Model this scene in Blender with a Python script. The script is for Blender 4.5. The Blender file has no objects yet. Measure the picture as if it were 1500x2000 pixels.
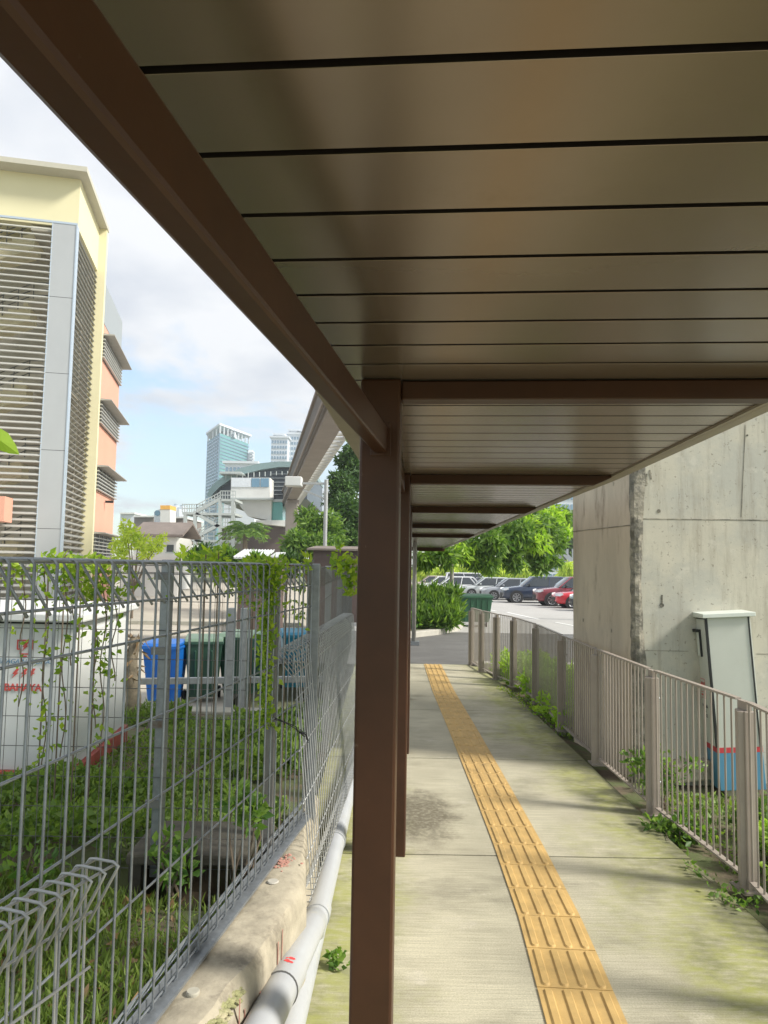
import bpy, bmesh, math, random
import numpy as np
from mathutils import Vector, Matrix
R = math.radians
S = bpy.context.scene
C = S.collection
rng = np.random.default_rng(7)
random.seed(7)

# ------------------------------------------------------------------ camera
EYE = Vector((0, 0, 1.7)); FPX = 1400.0; PITCH = R(4.37); ROLL = R(0.95)
_f = Vector((0, math.cos(PITCH), math.sin(PITCH)))
_u0 = Vector((0, -math.sin(PITCH), math.cos(PITCH))); _r0 = Vector((1, 0, 0))
_r = _r0*math.cos(ROLL) + _u0*math.sin(ROLL)
_u = -_r0*math.sin(ROLL) + _u0*math.cos(ROLL)
cd = bpy.data.cameras.new('camera'); cam = bpy.data.objects.new('camera', cd); C.objects.link(cam)
cam.matrix_world = Matrix(((_r.x, _u.x, -_f.x, EYE.x), (_r.y, _u.y, -_f.y, EYE.y), (_r.z, _u.z, -_f.z, EYE.z), (0, 0, 0, 1)))
cd.sensor_fit = 'VERTICAL'; cd.sensor_height = 24; cd.lens = 24*FPX/2000
cd.clip_start = 0.02; cd.clip_end = 3000
S.camera = cam

def ray(px, py):
    return (_f + _r*((px-750)/FPX) + _u*((1000-py)/FPX))
def at(px, py, Y):
    d = ray(px, py); return EYE + d*(Y/d.y)
def atz(px, py, Z):
    d = ray(px, py); return EYE + d*((Z-EYE.z)/d.z)

# ------------------------------------------------------------------ light and sky
SUN_EL = R(38); SUN_DIR = Vector((0.966*math.cos(SUN_EL), -0.26*math.cos(SUN_EL), math.sin(SUN_EL)))
sd = bpy.data.lights.new('sun', 'SUN'); sd.energy = 4.7; sd.angle = R(11); sd.color = (1, .95, .86)
so = bpy.data.objects.new('sun', sd); C.objects.link(so)
so.rotation_euler = SUN_DIR.to_track_quat('Z', 'Y').to_euler()
S.view_settings.view_transform = 'Standard'; S.view_settings.look = 'None'
S.view_settings.exposure = 0.55; S.view_settings.gamma = 1
W = bpy.data.worlds.new('World'); S.world = W; W.use_nodes = True
nt = W.node_tree; nt.nodes.clear()
def N(t, typ, **kw):
    n = t.nodes.new(typ)
    for k, v in kw.items():
        if k.startswith('i_'): n.inputs[k[2:].replace('_', ' ')].default_value = v
        else: setattr(n, k, v)
    return n
sky = N(nt, 'ShaderNodeTexSky', sky_type='NISHITA', sun_disc=False, sun_elevation=SUN_EL, sun_rotation=math.atan2(SUN_DIR.x, SUN_DIR.y), dust_density=.7)
tc = N(nt, 'ShaderNodeTexCoord')
sep = N(nt, 'ShaderNodeSeparateXYZ'); nt.links.new(tc.outputs['Generated'], sep.inputs[0])
den = N(nt, 'ShaderNodeMath', operation='ADD'); den.inputs[1].default_value = .22
mx = N(nt, 'ShaderNodeMath', operation='MAXIMUM'); mx.inputs[1].default_value = 0
nt.links.new(sep.outputs['Z'], mx.inputs[0]); nt.links.new(mx.outputs[0], den.inputs[0])
dx = N(nt, 'ShaderNodeMath', operation='DIVIDE'); nt.links.new(sep.outputs['X'], dx.inputs[0]); nt.links.new(den.outputs[0], dx.inputs[1])
dy = N(nt, 'ShaderNodeMath', operation='DIVIDE'); nt.links.new(sep.outputs['Y'], dy.inputs[0]); nt.links.new(den.outputs[0], dy.inputs[1])
cmb = N(nt, 'ShaderNodeCombineXYZ'); nt.links.new(dx.outputs[0], cmb.inputs[0]); nt.links.new(dy.outputs[0], cmb.inputs[1]); cmb.inputs[2].default_value = 3.1
n1 = N(nt, 'ShaderNodeTexNoise'); n1.inputs['Scale'].default_value = 1.9; n1.inputs['Detail'].default_value = 9; n1.inputs['Roughness'].default_value = .58; n1.inputs['Distortion'].default_value = .25
nt.links.new(cmb.outputs[0], n1.inputs['Vector'])
# more cloud high up, thinner towards the low band
zb = N(nt, 'ShaderNodeMapRange'); zb.inputs['From Min'].default_value = .13; zb.inputs['From Max'].default_value = .36; zb.inputs['To Min'].default_value = -.07; zb.inputs['To Max'].default_value = .2
nt.links.new(sep.outputs['Z'], zb.inputs['Value'])
ad = N(nt, 'ShaderNodeMath', operation='ADD'); nt.links.new(n1.outputs['Fac'], ad.inputs[0]); nt.links.new(zb.outputs[0], ad.inputs[1])
rm = N(nt, 'ShaderNodeMapRange', interpolation_type='SMOOTHSTEP'); rm.inputs['From Min'].default_value = .41; rm.inputs['From Max'].default_value = .6
nt.links.new(ad.outputs[0], rm.inputs['Value'])
n2 = N(nt, 'ShaderNodeTexNoise'); n2.inputs['Scale'].default_value = 3.4; n2.inputs['Detail'].default_value = 6
nt.links.new(cmb.outputs[0], n2.inputs['Vector'])
cr = N(nt, 'ShaderNodeMix', data_type='RGBA'); cr.inputs[6].default_value = (5.2, 5.5, 6.05, 1); cr.inputs[7].default_value = (7.0, 7.1, 7.3, 1)
r2_ = N(nt, 'ShaderNodeMapRange'); r2_.inputs['From Min'].default_value = .36; r2_.inputs['From Max'].default_value = .62; nt.links.new(n2.outputs['Fac'], r2_.inputs['Value']); nt.links.new(r2_.outputs[0], cr.inputs[0])
sm = N(nt, 'ShaderNodeMix', data_type='RGBA', blend_type='MULTIPLY'); sm.inputs[0].default_value = 1; sm.inputs[7].default_value = (1.75, 1.8, 1.75, 1)
nt.links.new(sky.outputs[0], sm.inputs[6])
mix = N(nt, 'ShaderNodeMix', data_type='RGBA'); nt.links.new(rm.outputs[0], mix.inputs[0]); nt.links.new(sm.outputs[2], mix.inputs[6]); nt.links.new(cr.outputs[2], mix.inputs[7])
bg = N(nt, 'ShaderNodeBackground'); bg.inputs['Strength'].default_value = .1
nt.links.new(mix.outputs[2], bg.inputs['Color'])
ow = N(nt, 'ShaderNodeOutputWorld'); nt.links.new(bg.outputs[0], ow.inputs[0])

# ------------------------------------------------------------------ materials
M = {}
def mat(name, col, rough=.6, metal=0., var=.12, scale=6., bump=.0, bscale=40., spec=.5, trans=0., stretch=(1, 1, 1), dirt=None, dscale=2., dlo=.5, dhi=.7, coat=0.):
    m = bpy.data.materials.new(name); m.use_nodes = True; t = m.node_tree
    b = t.nodes['Principled BSDF']
    b.inputs['Roughness'].default_value = rough; b.inputs['Metallic'].default_value = metal
    b.inputs['Specular IOR Level'].default_value = spec
    if coat: b.inputs['Coat Weight'].default_value = coat; b.inputs['Coat Roughness'].default_value = .08
    if trans: b.inputs['Transmission Weight'].default_value = trans
    co = N(t, 'ShaderNodeTexCoord'); mp = N(t, 'ShaderNodeMapping'); mp.inputs['Scale'].default_value = stretch
    t.links.new(co.outputs['Object'], mp.inputs[0])
    no = N(t, 'ShaderNodeTexNoise'); no.inputs['Scale'].default_value = scale; no.inputs['Detail'].default_value = 8; no.inputs['Roughness'].default_value = .65
    t.links.new(mp.outputs[0], no.inputs['Vector'])
    mr = N(t, 'ShaderNodeMapRange'); mr.inputs['From Min'].default_value = .3; mr.inputs['From Max'].default_value = .7
    mr.inputs['To Min'].default_value = 1-var; mr.inputs['To Max'].default_value = 1+var
    t.links.new(no.outputs['Fac'], mr.inputs['Value'])
    mu = N(t, 'ShaderNodeMix', data_type='RGBA', blend_type='MULTIPLY'); mu.inputs[0].default_value = 1
    mu.inputs[6].default_value = (*col, 1); t.links.new(mr.outputs[0], mu.inputs[7])
    out = mu.outputs[2]
    if dirt:
        n3 = N(t, 'ShaderNodeTexNoise'); n3.inputs['Scale'].default_value = dscale; n3.inputs['Detail'].default_value = 10; n3.inputs['Roughness'].default_value = .7
        t.links.new(mp.outputs[0], n3.inputs['Vector'])
        r3 = N(t, 'ShaderNodeMapRange', interpolation_type='SMOOTHSTEP'); r3.inputs['From Min'].default_value = dlo; r3.inputs['From Max'].default_value = dhi
        t.links.new(n3.outputs['Fac'], r3.inputs['Value'])
        m3 = N(t, 'ShaderNodeMix', data_type='RGBA'); m3.inputs[7].default_value = (*dirt, 1)
        t.links.new(r3.outputs[0], m3.inputs[0]); t.links.new(out, m3.inputs[6]); out = m3.outputs[2]
    t.links.new(out, b.inputs['Base Color'])
    if bump:
        nb = N(t, 'ShaderNodeTexNoise'); nb.inputs['Scale'].default_value = bscale; nb.inputs['Detail'].default_value = 6
        t.links.new(mp.outputs[0], nb.inputs['Vector'])
        bn = N(t, 'ShaderNodeBump'); bn.inputs['Strength'].default_value = bump; bn.inputs['Distance'].default_value = .01
        t.links.new(nb.outputs['Fac'], bn.inputs['Height']); t.links.new(bn.outputs[0], b.inputs['Normal'])
    M[name] = m
    return m
def leafmat(name, c1, c2, trans=.45, rough=.5):
    m = bpy.data.materials.new(name); m.use_nodes = True; t = m.node_tree
    b = t.nodes['Principled BSDF']; o = t.nodes['Material Output']
    b.inputs['Roughness'].default_value = rough; b.inputs['Specular IOR Level'].default_value = .35
    g = N(t, 'ShaderNodeNewGeometry'); cr = N(t, 'ShaderNodeMix', data_type='RGBA')
    cr.inputs[6].default_value = (*c1, 1); cr.inputs[7].default_value = (*c2, 1)
    t.links.new(g.outputs['Random Per Island'], cr.inputs[0]); t.links.new(cr.outputs[2], b.inputs['Base Color'])
    tr = N(t, 'ShaderNodeBsdfTranslucent')
    br = N(t, 'ShaderNodeMix', data_type='RGBA', blend_type='MULTIPLY'); br.inputs[0].default_value = 1; br.inputs[7].default_value = (1.5, 1.6, .6, 1)
    t.links.new(cr.outputs[2], br.inputs[6]); t.links.new(br.outputs[2], tr.inputs['Color'])
    ms = N(t, 'ShaderNodeMixShader'); ms.inputs[0].default_value = trans
    t.links.new(b.outputs[0], ms.inputs[1]); t.links.new(tr.outputs[0], ms.inputs[2]); t.links.new(ms.outputs[0], o.inputs[0])
    M[name] = m; return m

mat('brown', (.052, .020, .009), rough=.42, var=.18, scale=5, spec=.35, dirt=(.13, .09, .065), dscale=22, dlo=.64, dhi=.76, bump=.03, bscale=25)
mat('ceiling', (.265, .21, .17), rough=.25, metal=.6, var=.07, scale=1.6, dirt=(.245, .19, .15), dscale=5, dlo=.55, dhi=.75, spec=.5, bump=.03, bscale=9)
mat('groove_shade', (.012, .006, .006), rough=.7)  # near-black colour carries the shade inside the ceiling joints
mat('galv', (.25, .27, .29), rough=.42, metal=.55, var=.18, scale=30)
mat('galv_dark', (.17, .17, .165), rough=.5, metal=.4, var=.2, scale=14, dirt=(.12, .085, .06), dscale=6, dlo=.55, dhi=.7)
mat('galv_light', (.38, .39, .39), rough=.5, metal=.3, var=.15, scale=14)
mat('rust', (.10, .05, .03), rough=.8, var=.3, scale=30)
mat('concrete', (.42, .40, .33), rough=.85, var=.16, scale=4, bump=.15, bscale=60, dirt=(.2, .19, .14), dscale=2.4, dlo=.5, dhi=.75)
mat('concrete_pale', (.42, .40, .35), rough=.85, var=.12, scale=3, bump=.1, bscale=60)
mat('kerb_old', (.37, .33, .25), rough=.9, var=.28, scale=9, bump=.35, bscale=40, dirt=(.21, .185, .14), dscale=5, dlo=.5, dhi=.66)
mat('footing', (.075, .068, .05), rough=.95, var=.3, scale=12, bump=.4, dirt=(.05, .045, .035), dscale=6, dlo=.45, dhi=.6)
mat('moss', (.27, .27, .13), rough=.95, var=.35, scale=25, bump=.8, bscale=60, dirt=(.42, .38, .24), dscale=14, dlo=.5, dhi=.65)
mat('pvc', (.42, .435, .45), rough=.38, var=.06, scale=6, dirt=(.48, .47, .42), dscale=7, dlo=.55, dhi=.75)
mat('red_paint', (.75, .07, .07), rough=.7, var=.2, scale=40)
mat('pink_spray', (.46, .235, .185), rough=.85, var=.25, scale=40)
mat('rail_paint', (.33, .285, .245), rough=.45, var=.08, scale=8, dirt=(.22, .18, .14), dscale=6, dlo=.6, dhi=.8)
mat('asphalt', (.13, .127, .12), rough=.85, var=.2, scale=1.2, bump=.3, bscale=120)
mat('carpark', (.41, .40, .38), rough=.8, var=.1, scale=.5, bump=.2, bscale=90, dirt=(.36, .35, .335), dscale=.25, dlo=.5, dhi=.7)
mat('side_road', (.44, .40, .33), rough=.85, var=.1, scale=.6)
mat('white_line', (.75, .75, .73), rough=.7, var=.1, scale=8)
mat('soil', (.13, .10, .065), rough=.95, var=.35, scale=7, bump=.6, bscale=30, dirt=(.10, .12, .045), dscale=3, dlo=.42, dhi=.55)
mat('earth', (.16, .17, .09), rough=.95, var=.3, scale=.3)
mat('cabinet_white', (.62, .63, .62), rough=.45, var=.04, scale=3, dirt=(.5, .48, .42), dscale=2.5, dlo=.6, dhi=.85)
mat('cabinet_grey', (.53, .55, .49), rough=.4, var=.04, scale=3, dirt=(.43, .43, .36), dscale=2.5, dlo=.55, dhi=.85)
mat('cabinet_top', (.62, .66, .60), rough=.4, var=.04)
mat('cabinet_blue', (.09, .27, .42), rough=.45, var=.08)
mat('cabinet_red', (.55, .05, .06), rough=.5, var=.1)
mat('base_red', (.35, .07, .05), rough=.6, var=.25, scale=8)
mat('gasket', (.012, .014, .014), rough=.6)
mat('print_red', (.55, .08, .07), rough=.6)
mat('print_blue', (.10, .22, .36), rough=.6)
mat('print_black', (.05, .05, .05), rough=.6)
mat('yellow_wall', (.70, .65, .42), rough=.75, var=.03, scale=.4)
mat('fascia_pale', (.48, .46, .38), rough=.6, var=.05)
mat('alu', (.45, .465, .47), rough=.38, metal=.25, var=.04, scale=.6)
mat('alu_edge', (.5, .58, .66), rough=.35, metal=.4, var=.03)
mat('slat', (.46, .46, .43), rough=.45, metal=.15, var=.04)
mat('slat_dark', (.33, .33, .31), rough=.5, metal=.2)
mat('stair_inner', (.42, .39, .32), rough=.9, var=.03, scale=.8)  # plain brownish grey of the inner walls and landings
mat('stair_cream', (.62, .56, .37), rough=.8, var=.05)
mat('stair_rail', (.10, .10, .09), rough=.5)
mat('pink_wall', (.66, .335, .24), rough=.8, var=.04, scale=.5)
mat('grey_screen', (.30, .33, .35), rough=.6, var=.03)
mat('grey_eave', (.36, .35, .32), rough=.7)
mat('teal_glass', (.13, .36, .34), rough=.15, metal=.3, var=.1, scale=.2)
mat('blue_glass', (.18, .30, .40), rough=.15, metal=.3, var=.1, scale=.2)
mat('tower_white', (.66, .70, .74), rough=.6)
mat('white_wall', (.70, .70, .67), rough=.7, var=.05, scale=1)
mat('station_dark', (.06, .075, .095), rough=.4, var=.15, scale=.5)
mat('station_roof', (.24, .33, .33), rough=.4, metal=.3)
mat('station_brown', (.12, .085, .075), rough=.7)
mat('steel_pale', (.44, .48, .47), rough=.5)
mat('viaduct', (.21, .185, .16), rough=.8, var=.12, scale=.6)
mat('viaduct_dark', (.13, .12, .11), rough=.8)
mat('roof_brown', (.20, .165, .145), rough=.85, var=.15, scale=.8)
mat('orange', (.85, .45, .08), rough=.6)
mat('dark_window', (.04, .05, .06), rough=.15)
mat('bin_blue', (.01, .15, .55), rough=.4, var=.08)
mat('bin_teal', (.01, .20, .33), rough=.4, var=.08)
mat('bin_green', (.03, .085, .055), rough=.45, var=.1)
mat('bin_green_lid', (.15, .23, .16), rough=.45, var=.1)
mat('dump_green', (.032, .11, .06), rough=.5, var=.12, scale=5, dirt=(.12, .26, .16), dscale=3, dlo=.62, dhi=.75)
mat('dump_green_dark', (.02, .075, .04), rough=.5)
mat('rubber', (.015, .015, .016), rough=.8)
mat('bark', (.16, .125, .09), rough=.95, var=.3, scale=10, bump=.5)
mat('bark_grey', (.30, .29, .26), rough=.9, var=.2, scale=10)
mat('stump', (.24, .20, .14), rough=.95, var=.4, scale=12, bump=.6)
mat('wire_black', (.02, .02, .022), rough=.6)
mat('corrugated', (.60, .62, .62), rough=.5, metal=.2)
mat('chrome', (.7, .7, .72), rough=.15, metal=1)
mat('rim', (.42, .43, .45), rough=.3, metal=.8)
mat('car_glass', (.018, .026, .032), rough=.06, spec=.8, coat=.6)
mat('lamp_clear', (.75, .78, .8), rough=.1, coat=1)
mat('tail_red', (.45, .02, .02), rough=.2, coat=1)
mat('plastic', (.02, .02, .022), rough=.55)
mat('plate_black', (.02, .02, .02), rough=.4)
mat('debris', (.16, .09, .05), rough=.9)
for n, c in dict(white=(.72, .73, .74), silver=(.50, .53, .53), grey=(.30, .32, .35), graphite=(.07, .07, .085), navy=(.018, .032, .07), maroon=(.23, .02, .035), red=(.62, .012, .03), dkgreen=(.07, .12, .11), beige=(.45, .36, .30)).items():
    mat('car_'+n, c, rough=.28, var=.02, coat=1., metal=.15)
leafmat('leaf_vine', (.13, .24, .03), (.36, .46, .05))
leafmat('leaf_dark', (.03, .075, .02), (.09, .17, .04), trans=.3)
leafmat('leaf_mid', (.06, .14, .03), (.22, .34, .07), trans=.4)
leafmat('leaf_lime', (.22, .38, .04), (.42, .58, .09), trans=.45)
leafmat('leaf_yellow', (.42, .52, .07), (.62, .70, .14), trans=.45)
leafmat('leaf_cover', (.085, .155, .035), (.25, .35, .08), trans=.35)
leafmat('leaf_grass', (.10, .16, .035), (.25, .33, .08), trans=.35)
leafmat('leaf_far', (.10, .17, .07), (.20, .29, .12), trans=.3)
leafmat('leaf_dry', (.16, .10, .05), (.30, .20, .10), trans=.1)

# footpath: brushed concrete with moss creeping from both edges
def path_mat():
    m = bpy.data.materials.new('footpath'); m.use_nodes = True; t = m.node_tree; b = t.nodes['Principled BSDF']
    b.inputs['Roughness'].default_value = .82; b.inputs['Specular IOR Level'].default_value = .3
    co = N(t, 'ShaderNodeTexCoord'); L = t.links.new
    def noise(scale, st=(1, 1, 1), det=8, ro=.62, off=(0, 0, 0)):
        mp = N(t, 'ShaderNodeMapping'); mp.inputs['Scale'].default_value = st; mp.inputs['Location'].default_value = off; L(co.outputs['Object'], mp.inputs[0])
        n = N(t, 'ShaderNodeTexNoise'); n.inputs['Scale'].default_value = scale; n.inputs['Detail'].default_value = det; n.inputs['Roughness'].default_value = ro
        L(mp.outputs[0], n.inputs['Vector']); return n.outputs['Fac']
    def rng_(v, a, c_, lo=0, hi=1, smooth=True):
        r = N(t, 'ShaderNodeMapRange'); r.interpolation_type = 'SMOOTHSTEP' if smooth else 'LINEAR'
        for k, x in zip(('From Min', 'From Max', 'To Min', 'To Max'), (a, c_, lo, hi)): r.inputs[k].default_value = x
        L(v, r.inputs['Value']); return r.outputs[0]
    def mixc(f, a, c_, bt='MIX'):
        x = N(t, 'ShaderNodeMix', data_type='RGBA', blend_type=bt)
        if isinstance(f, float): x.inputs[0].default_value = f
        else: L(f, x.inputs[0])
        for i, v in ((6, a), (7, c_)):
            if isinstance(v, tuple): x.inputs[i].default_value = (*v, 1)
            else: L(v, x.inputs[i])
        return x.outputs[2]
    def math_(op, a, c_):
        x = N(t, 'ShaderNodeMath', operation=op)
        for i, v in ((0, a), (1, c_)):
            if isinstance(v, (int, float)): x.inputs[i].default_value = v
            else: L(v, x.inputs[i])
        return x.outputs[0]
    sp = N(t, 'ShaderNodeSeparateXYZ'); L(co.outputs['Object'], sp.inputs[0])
    base = mixc(rng_(noise(1.3), .35, .65), (.53, .495, .37), (.42, .39, .29))
    base = mixc(rng_(noise(1.5, (.8, 1.6, 1), off=(4, 2, 0)), .5, .75), base, (.29, .27, .20))
    base = mixc(rng_(noise(3.2, off=(9, 1, 0)), .58, .72), base, (.56, .52, .42))
    brush = rng_(noise(9, (.35, 14, 1), det=4), .35, .65, .82, 1.12, False)
    base = mixc(1.0, base, brush, 'MULTIPLY')
    fine = rng_(noise(140, det=3), .3, .7, .82, 1.18, False); base = mixc(1.0, base, fine, 'MULTIPLY')
    # moss masks by distance from the edges
    right = rng_(math_('ADD', sp.outputs['X'], math_('MULTIPLY', math_('SUBTRACT', noise(1.6, (1, .6, 1), off=(2, 7, 0)), .5), 1.7)), 1.08, 1.75)
    left = rng_(math_('ADD', sp.outputs['X'], math_('MULTIPLY', math_('SUBTRACT', noise(2.1, off=(5, 5, 0)), .5), 1.1)), .28, -.12)
    mossn = rng_(noise(11, (1, 2.5, 1)), .3, .62, .35, 1)
    mask = math_('MULTIPLY', math_('MAXIMUM', math_('MULTIPLY', right, .8), math_('MULTIPLY', left, .75)), mossn)
    mcol = mixc(rng_(noise(5), .4, .65), (.31, .33, .07), (.19, .20, .075))
    base = mixc(mask, base, mcol)
    dk = rng_(math_('ADD', sp.outputs['X'], math_('MULTIPLY', math_('SUBTRACT', noise(2.4, off=(3, 3, 0)), .5), .8)), 1.62, 1.85)
    base = mixc(math_('MULTIPLY', dk, .6), base, (.09, .09, .06))
    # a soft-edged dark patch beside the second post
    vx = math_('SUBTRACT', sp.outputs['X'], .28); vy = math_('MULTIPLY', math_('SUBTRACT', sp.outputs['Y'], 5.1), .5)
    rr = math_('ADD', math_('SQRT', math_('ADD', math_('MULTIPLY', vx, vx), math_('MULTIPLY', vy, vy)), 0), math_('MULTIPLY', math_('SUBTRACT', noise(4), .5), .5))
    base = mixc(math_('MULTIPLY', rng_(rr, .36, .12), math_('MULTIPLY', rng_(noise(30), .3, .6, .5, 1), .8)), base, (.085, .07, .045))
    L(base, b.inputs['Base Color'])
    bn = N(t, 'ShaderNodeBump'); bn.inputs['Strength'].default_value = .25; bn.inputs['Distance'].default_value = .004
    L(noise(60, (.3, 6, 1), det=4), bn.inputs['Height']); L(bn.outputs[0], b.inputs['Normal'])
    M['footpath'] = m
path_mat()
mat('tactile', (.60, .40, .15), rough=.65, var=.16, scale=7, bump=.06, bscale=90, dirt=(.40, .27, .11), dscale=3.2, dlo=.52, dhi=.75)

def pier_mat():
    m = mat('pier', (.50, .475, .385), rough=.8, var=.1, scale=1.2, bump=.12, bscale=25, dirt=(.41, .405, .35), dscale=1.1, dlo=.42, dhi=.62)
    t = m.node_tree; b = t.nodes['Principled BSDF']; L = t.links.new
    src = b.inputs['Base Color'].links[0].from_socket
    co = N(t, 'ShaderNodeTexCoord')
    def layer(src, scale, st, lo, hi, col, amt, off=(0, 0, 0), det=6):
        mp = N(t, 'ShaderNodeMapping'); mp.inputs['Scale'].default_value = st; mp.inputs['Location'].default_value = off; L(co.outputs['Object'], mp.inputs[0])
        n = N(t, 'ShaderNodeTexNoise'); n.inputs['Scale'].default_value = scale; n.inputs['Detail'].default_value = det; n.inputs['Roughness'].default_value = .7; L(mp.outputs[0], n.inputs['Vector'])
        r = N(t, 'ShaderNodeMapRange'); r.inputs['From Min'].default_value = lo; r.inputs['From Max'].default_value = hi; r.inputs['To Max'].default_value = amt; L(n.outputs['Fac'], r.inputs['Value'])
        x = N(t, 'ShaderNodeMix', data_type='RGBA'); L(r.outputs[0], x.inputs[0]); L(src, x.inputs[6]); x.inputs[7].default_value = (*col, 1); return x.outputs[2]
    src = layer(src, 9, (1, 1, .12), .5, .75, (.24, .21, .16), .7)
    src = layer(src, 4, (1, 1, 1), .58, .66, (.55, .53, .45), .5, (3, 3, 3))
    src = layer(src, 30, (1, 1, 1), .62, .7, (.17, .15, .12), .7, (1, 2, 3), 3)
    L(src, b.inputs['Base Color'])
pier_mat()
mat('pier_side', (.52, .45, .35), rough=.85, var=.18, scale=2.2, stretch=(1, 1, .25), bump=.2, bscale=30, dirt=(.25, .20, .15), dscale=6, dlo=.5, dhi=.75)
mat('pier_corner', (.27, .25, .20), rough=.95, var=.5, scale=9, bump=1., bscale=30, dirt=(.12, .115, .095), dscale=7, dlo=.45, dhi=.6)

# ------------------------------------------------------------------ mesh helpers
class MB:
    def __init__(s): s.v = []; s.f = []
    def add(s, vs, fs):
        o = len(s.v); s.v += [tuple(p) for p in vs]; s.f += [tuple(i+o for i in f) for f in fs]; return s
    def box(s, c, d, rz=0, mtx=None):
        x, y, z = d[0]/2, d[1]/2, d[2]/2
        vs = [Vector((i*x, j*y, k*z)) for k in (-1, 1) for j in (-1, 1) for i in (-1, 1)]
        if rz: vs = [Matrix.Rotation(rz, 3, 'Z') @ v for v in vs]
        if mtx is not None: vs = [mtx @ v for v in vs]
        c = Vector(c)
        return s.add([v+c for v in vs], [(0, 2, 3, 1), (4, 5, 7, 6), (0, 1, 5, 4), (2, 6, 7, 3), (0, 4, 6, 2), (1, 3, 7, 5)])
    def lohi(s, a, b):
        return s.box([(a[i]+b[i])/2 for i in range(3)], [abs(b[i]-a[i]) for i in range(3)])
    def tube(s, pts, r, n=8, cap=True, r2=None):
        pts = [Vector(p) for p in pts]; k = len(pts); rings = []; prev = None
        for i, p in enumerate(pts):
            d = (pts[min(i+1, k-1)]-pts[max(i-1, 0)])
            if d.length < 1e-9: d = Vector((0, 0, 1))
            d.normalize()
            if prev is None:
                a = d.orthogonal().normalized()
            else:
                a = prev - d*prev.dot(d)
                a = a.normalized() if a.length > 1e-6 else d.orthogonal().normalized()
            prev = a; b = d.cross(a)
            rr = r if r2 is None else r+(r2-r)*i/(k-1)
            rings.append([p+(a*math.cos(2*math.pi*j/n)+b*math.sin(2*math.pi*j/n))*rr for j in range(n)])
        vs = [v for ring in rings for v in ring]; fs = []
        for i in range(k-1):
            for j in range(n):
                fs.append((i*n+j, i*n+(j+1) % n, (i+1)*n+(j+1) % n, (i+1)*n+j))
        if cap: fs += [tuple(reversed(range(n))), tuple(range((k-1)*n, k*n))]
        return s.add(vs, fs)
    def bar(s, a, b, w, h, up=Vector((0, 0, 1))):
        a = Vector(a); b = Vector(b); d = (b-a); L = d.length; d.normalize()
        x = d.cross(up)
        x = x.normalized() if x.length > 1e-6 else Vector((1, 0, 0))
        z = x.cross(d)
        m = Matrix((x, d, z)).transposed()
        return s.box((a+b)/2, (w, L, h), mtx=m)
    def prism(s, poly, vec):
        n = len(poly); a = [Vector(p) for p in poly]; vec = Vector(vec); b = [p+vec for p in a]
        return s.add(a+b, [tuple(range(n))[::-1], tuple(range(n, 2*n))]+[(i, (i+1) % n, n+(i+1) % n, n+i) for i in range(n)])
    def lathe(s, prof, c, axis='Z', n=24):
        c = Vector(c); vs = []
        for r, h in prof:
            for j in range(n):
                t = 2*math.pi*j/n
                p = {'Z': (r*math.cos(t), r*math.sin(t), h), 'Y': (r*math.cos(t), h, r*math.sin(t)), 'X': (h, r*math.cos(t), r*math.sin(t))}[axis]
                vs.append(c+Vector(p))
        fs = []
        for i in range(len(prof)-1):
            for j in range(n): fs.append((i*n+j, i*n+(j+1) % n, (i+1)*n+(j+1) % n, (i+1)*n+j))
        return s.add(vs, fs)
    def build(s, name, m, parent=None, smooth=False, bevel=0, sub=0, loc=None, recalc=True):
        me = bpy.data.meshes.new(name); me.from_pydata([tuple(v) for v in s.v], [], s.f); me.materials.append(M[m] if isinstance(m, str) else m)
        if recalc and len(s.v) < 60000:
            b = bmesh.new(); b.from_mesh(me); bmesh.ops.recalc_face_normals(b, faces=b.faces); b.to_mesh(me); b.free()
        if smooth:
            me.polygons.foreach_set('use_smooth', [True]*len(me.polygons))
            if smooth == 'auto': me.set_sharp_from_angle(angle=R(40))
        o = bpy.data.objects.new(name, me); C.objects.link(o)
        if parent: o.parent = parent
        if loc: o.location = loc
        if bevel:
            q = o.modifiers.new('b', 'BEVEL'); q.width = bevel; q.segments = 2; q.limit_method = 'ANGLE'
        if sub:
            q = o.modifiers.new('s', 'SUBSURF'); q.levels = sub; q.render_levels = sub
        return o
def tag(o, label=None, cat=None, group=None, kind=None):
    if label: o['label'] = label
    if cat: o['category'] = cat
    if group: o['group'] = group
    if kind: o['kind'] = kind
    return o
def thing(name, label, cat, group=None, loc=(0, 0, 0), rz=0):
    o = bpy.data.objects.new(name, None); o.empty_display_size = .2; C.objects.link(o); o.location = loc; o.rotation_euler = (0, 0, rz)
    return tag(o, label, cat, group)
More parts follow.
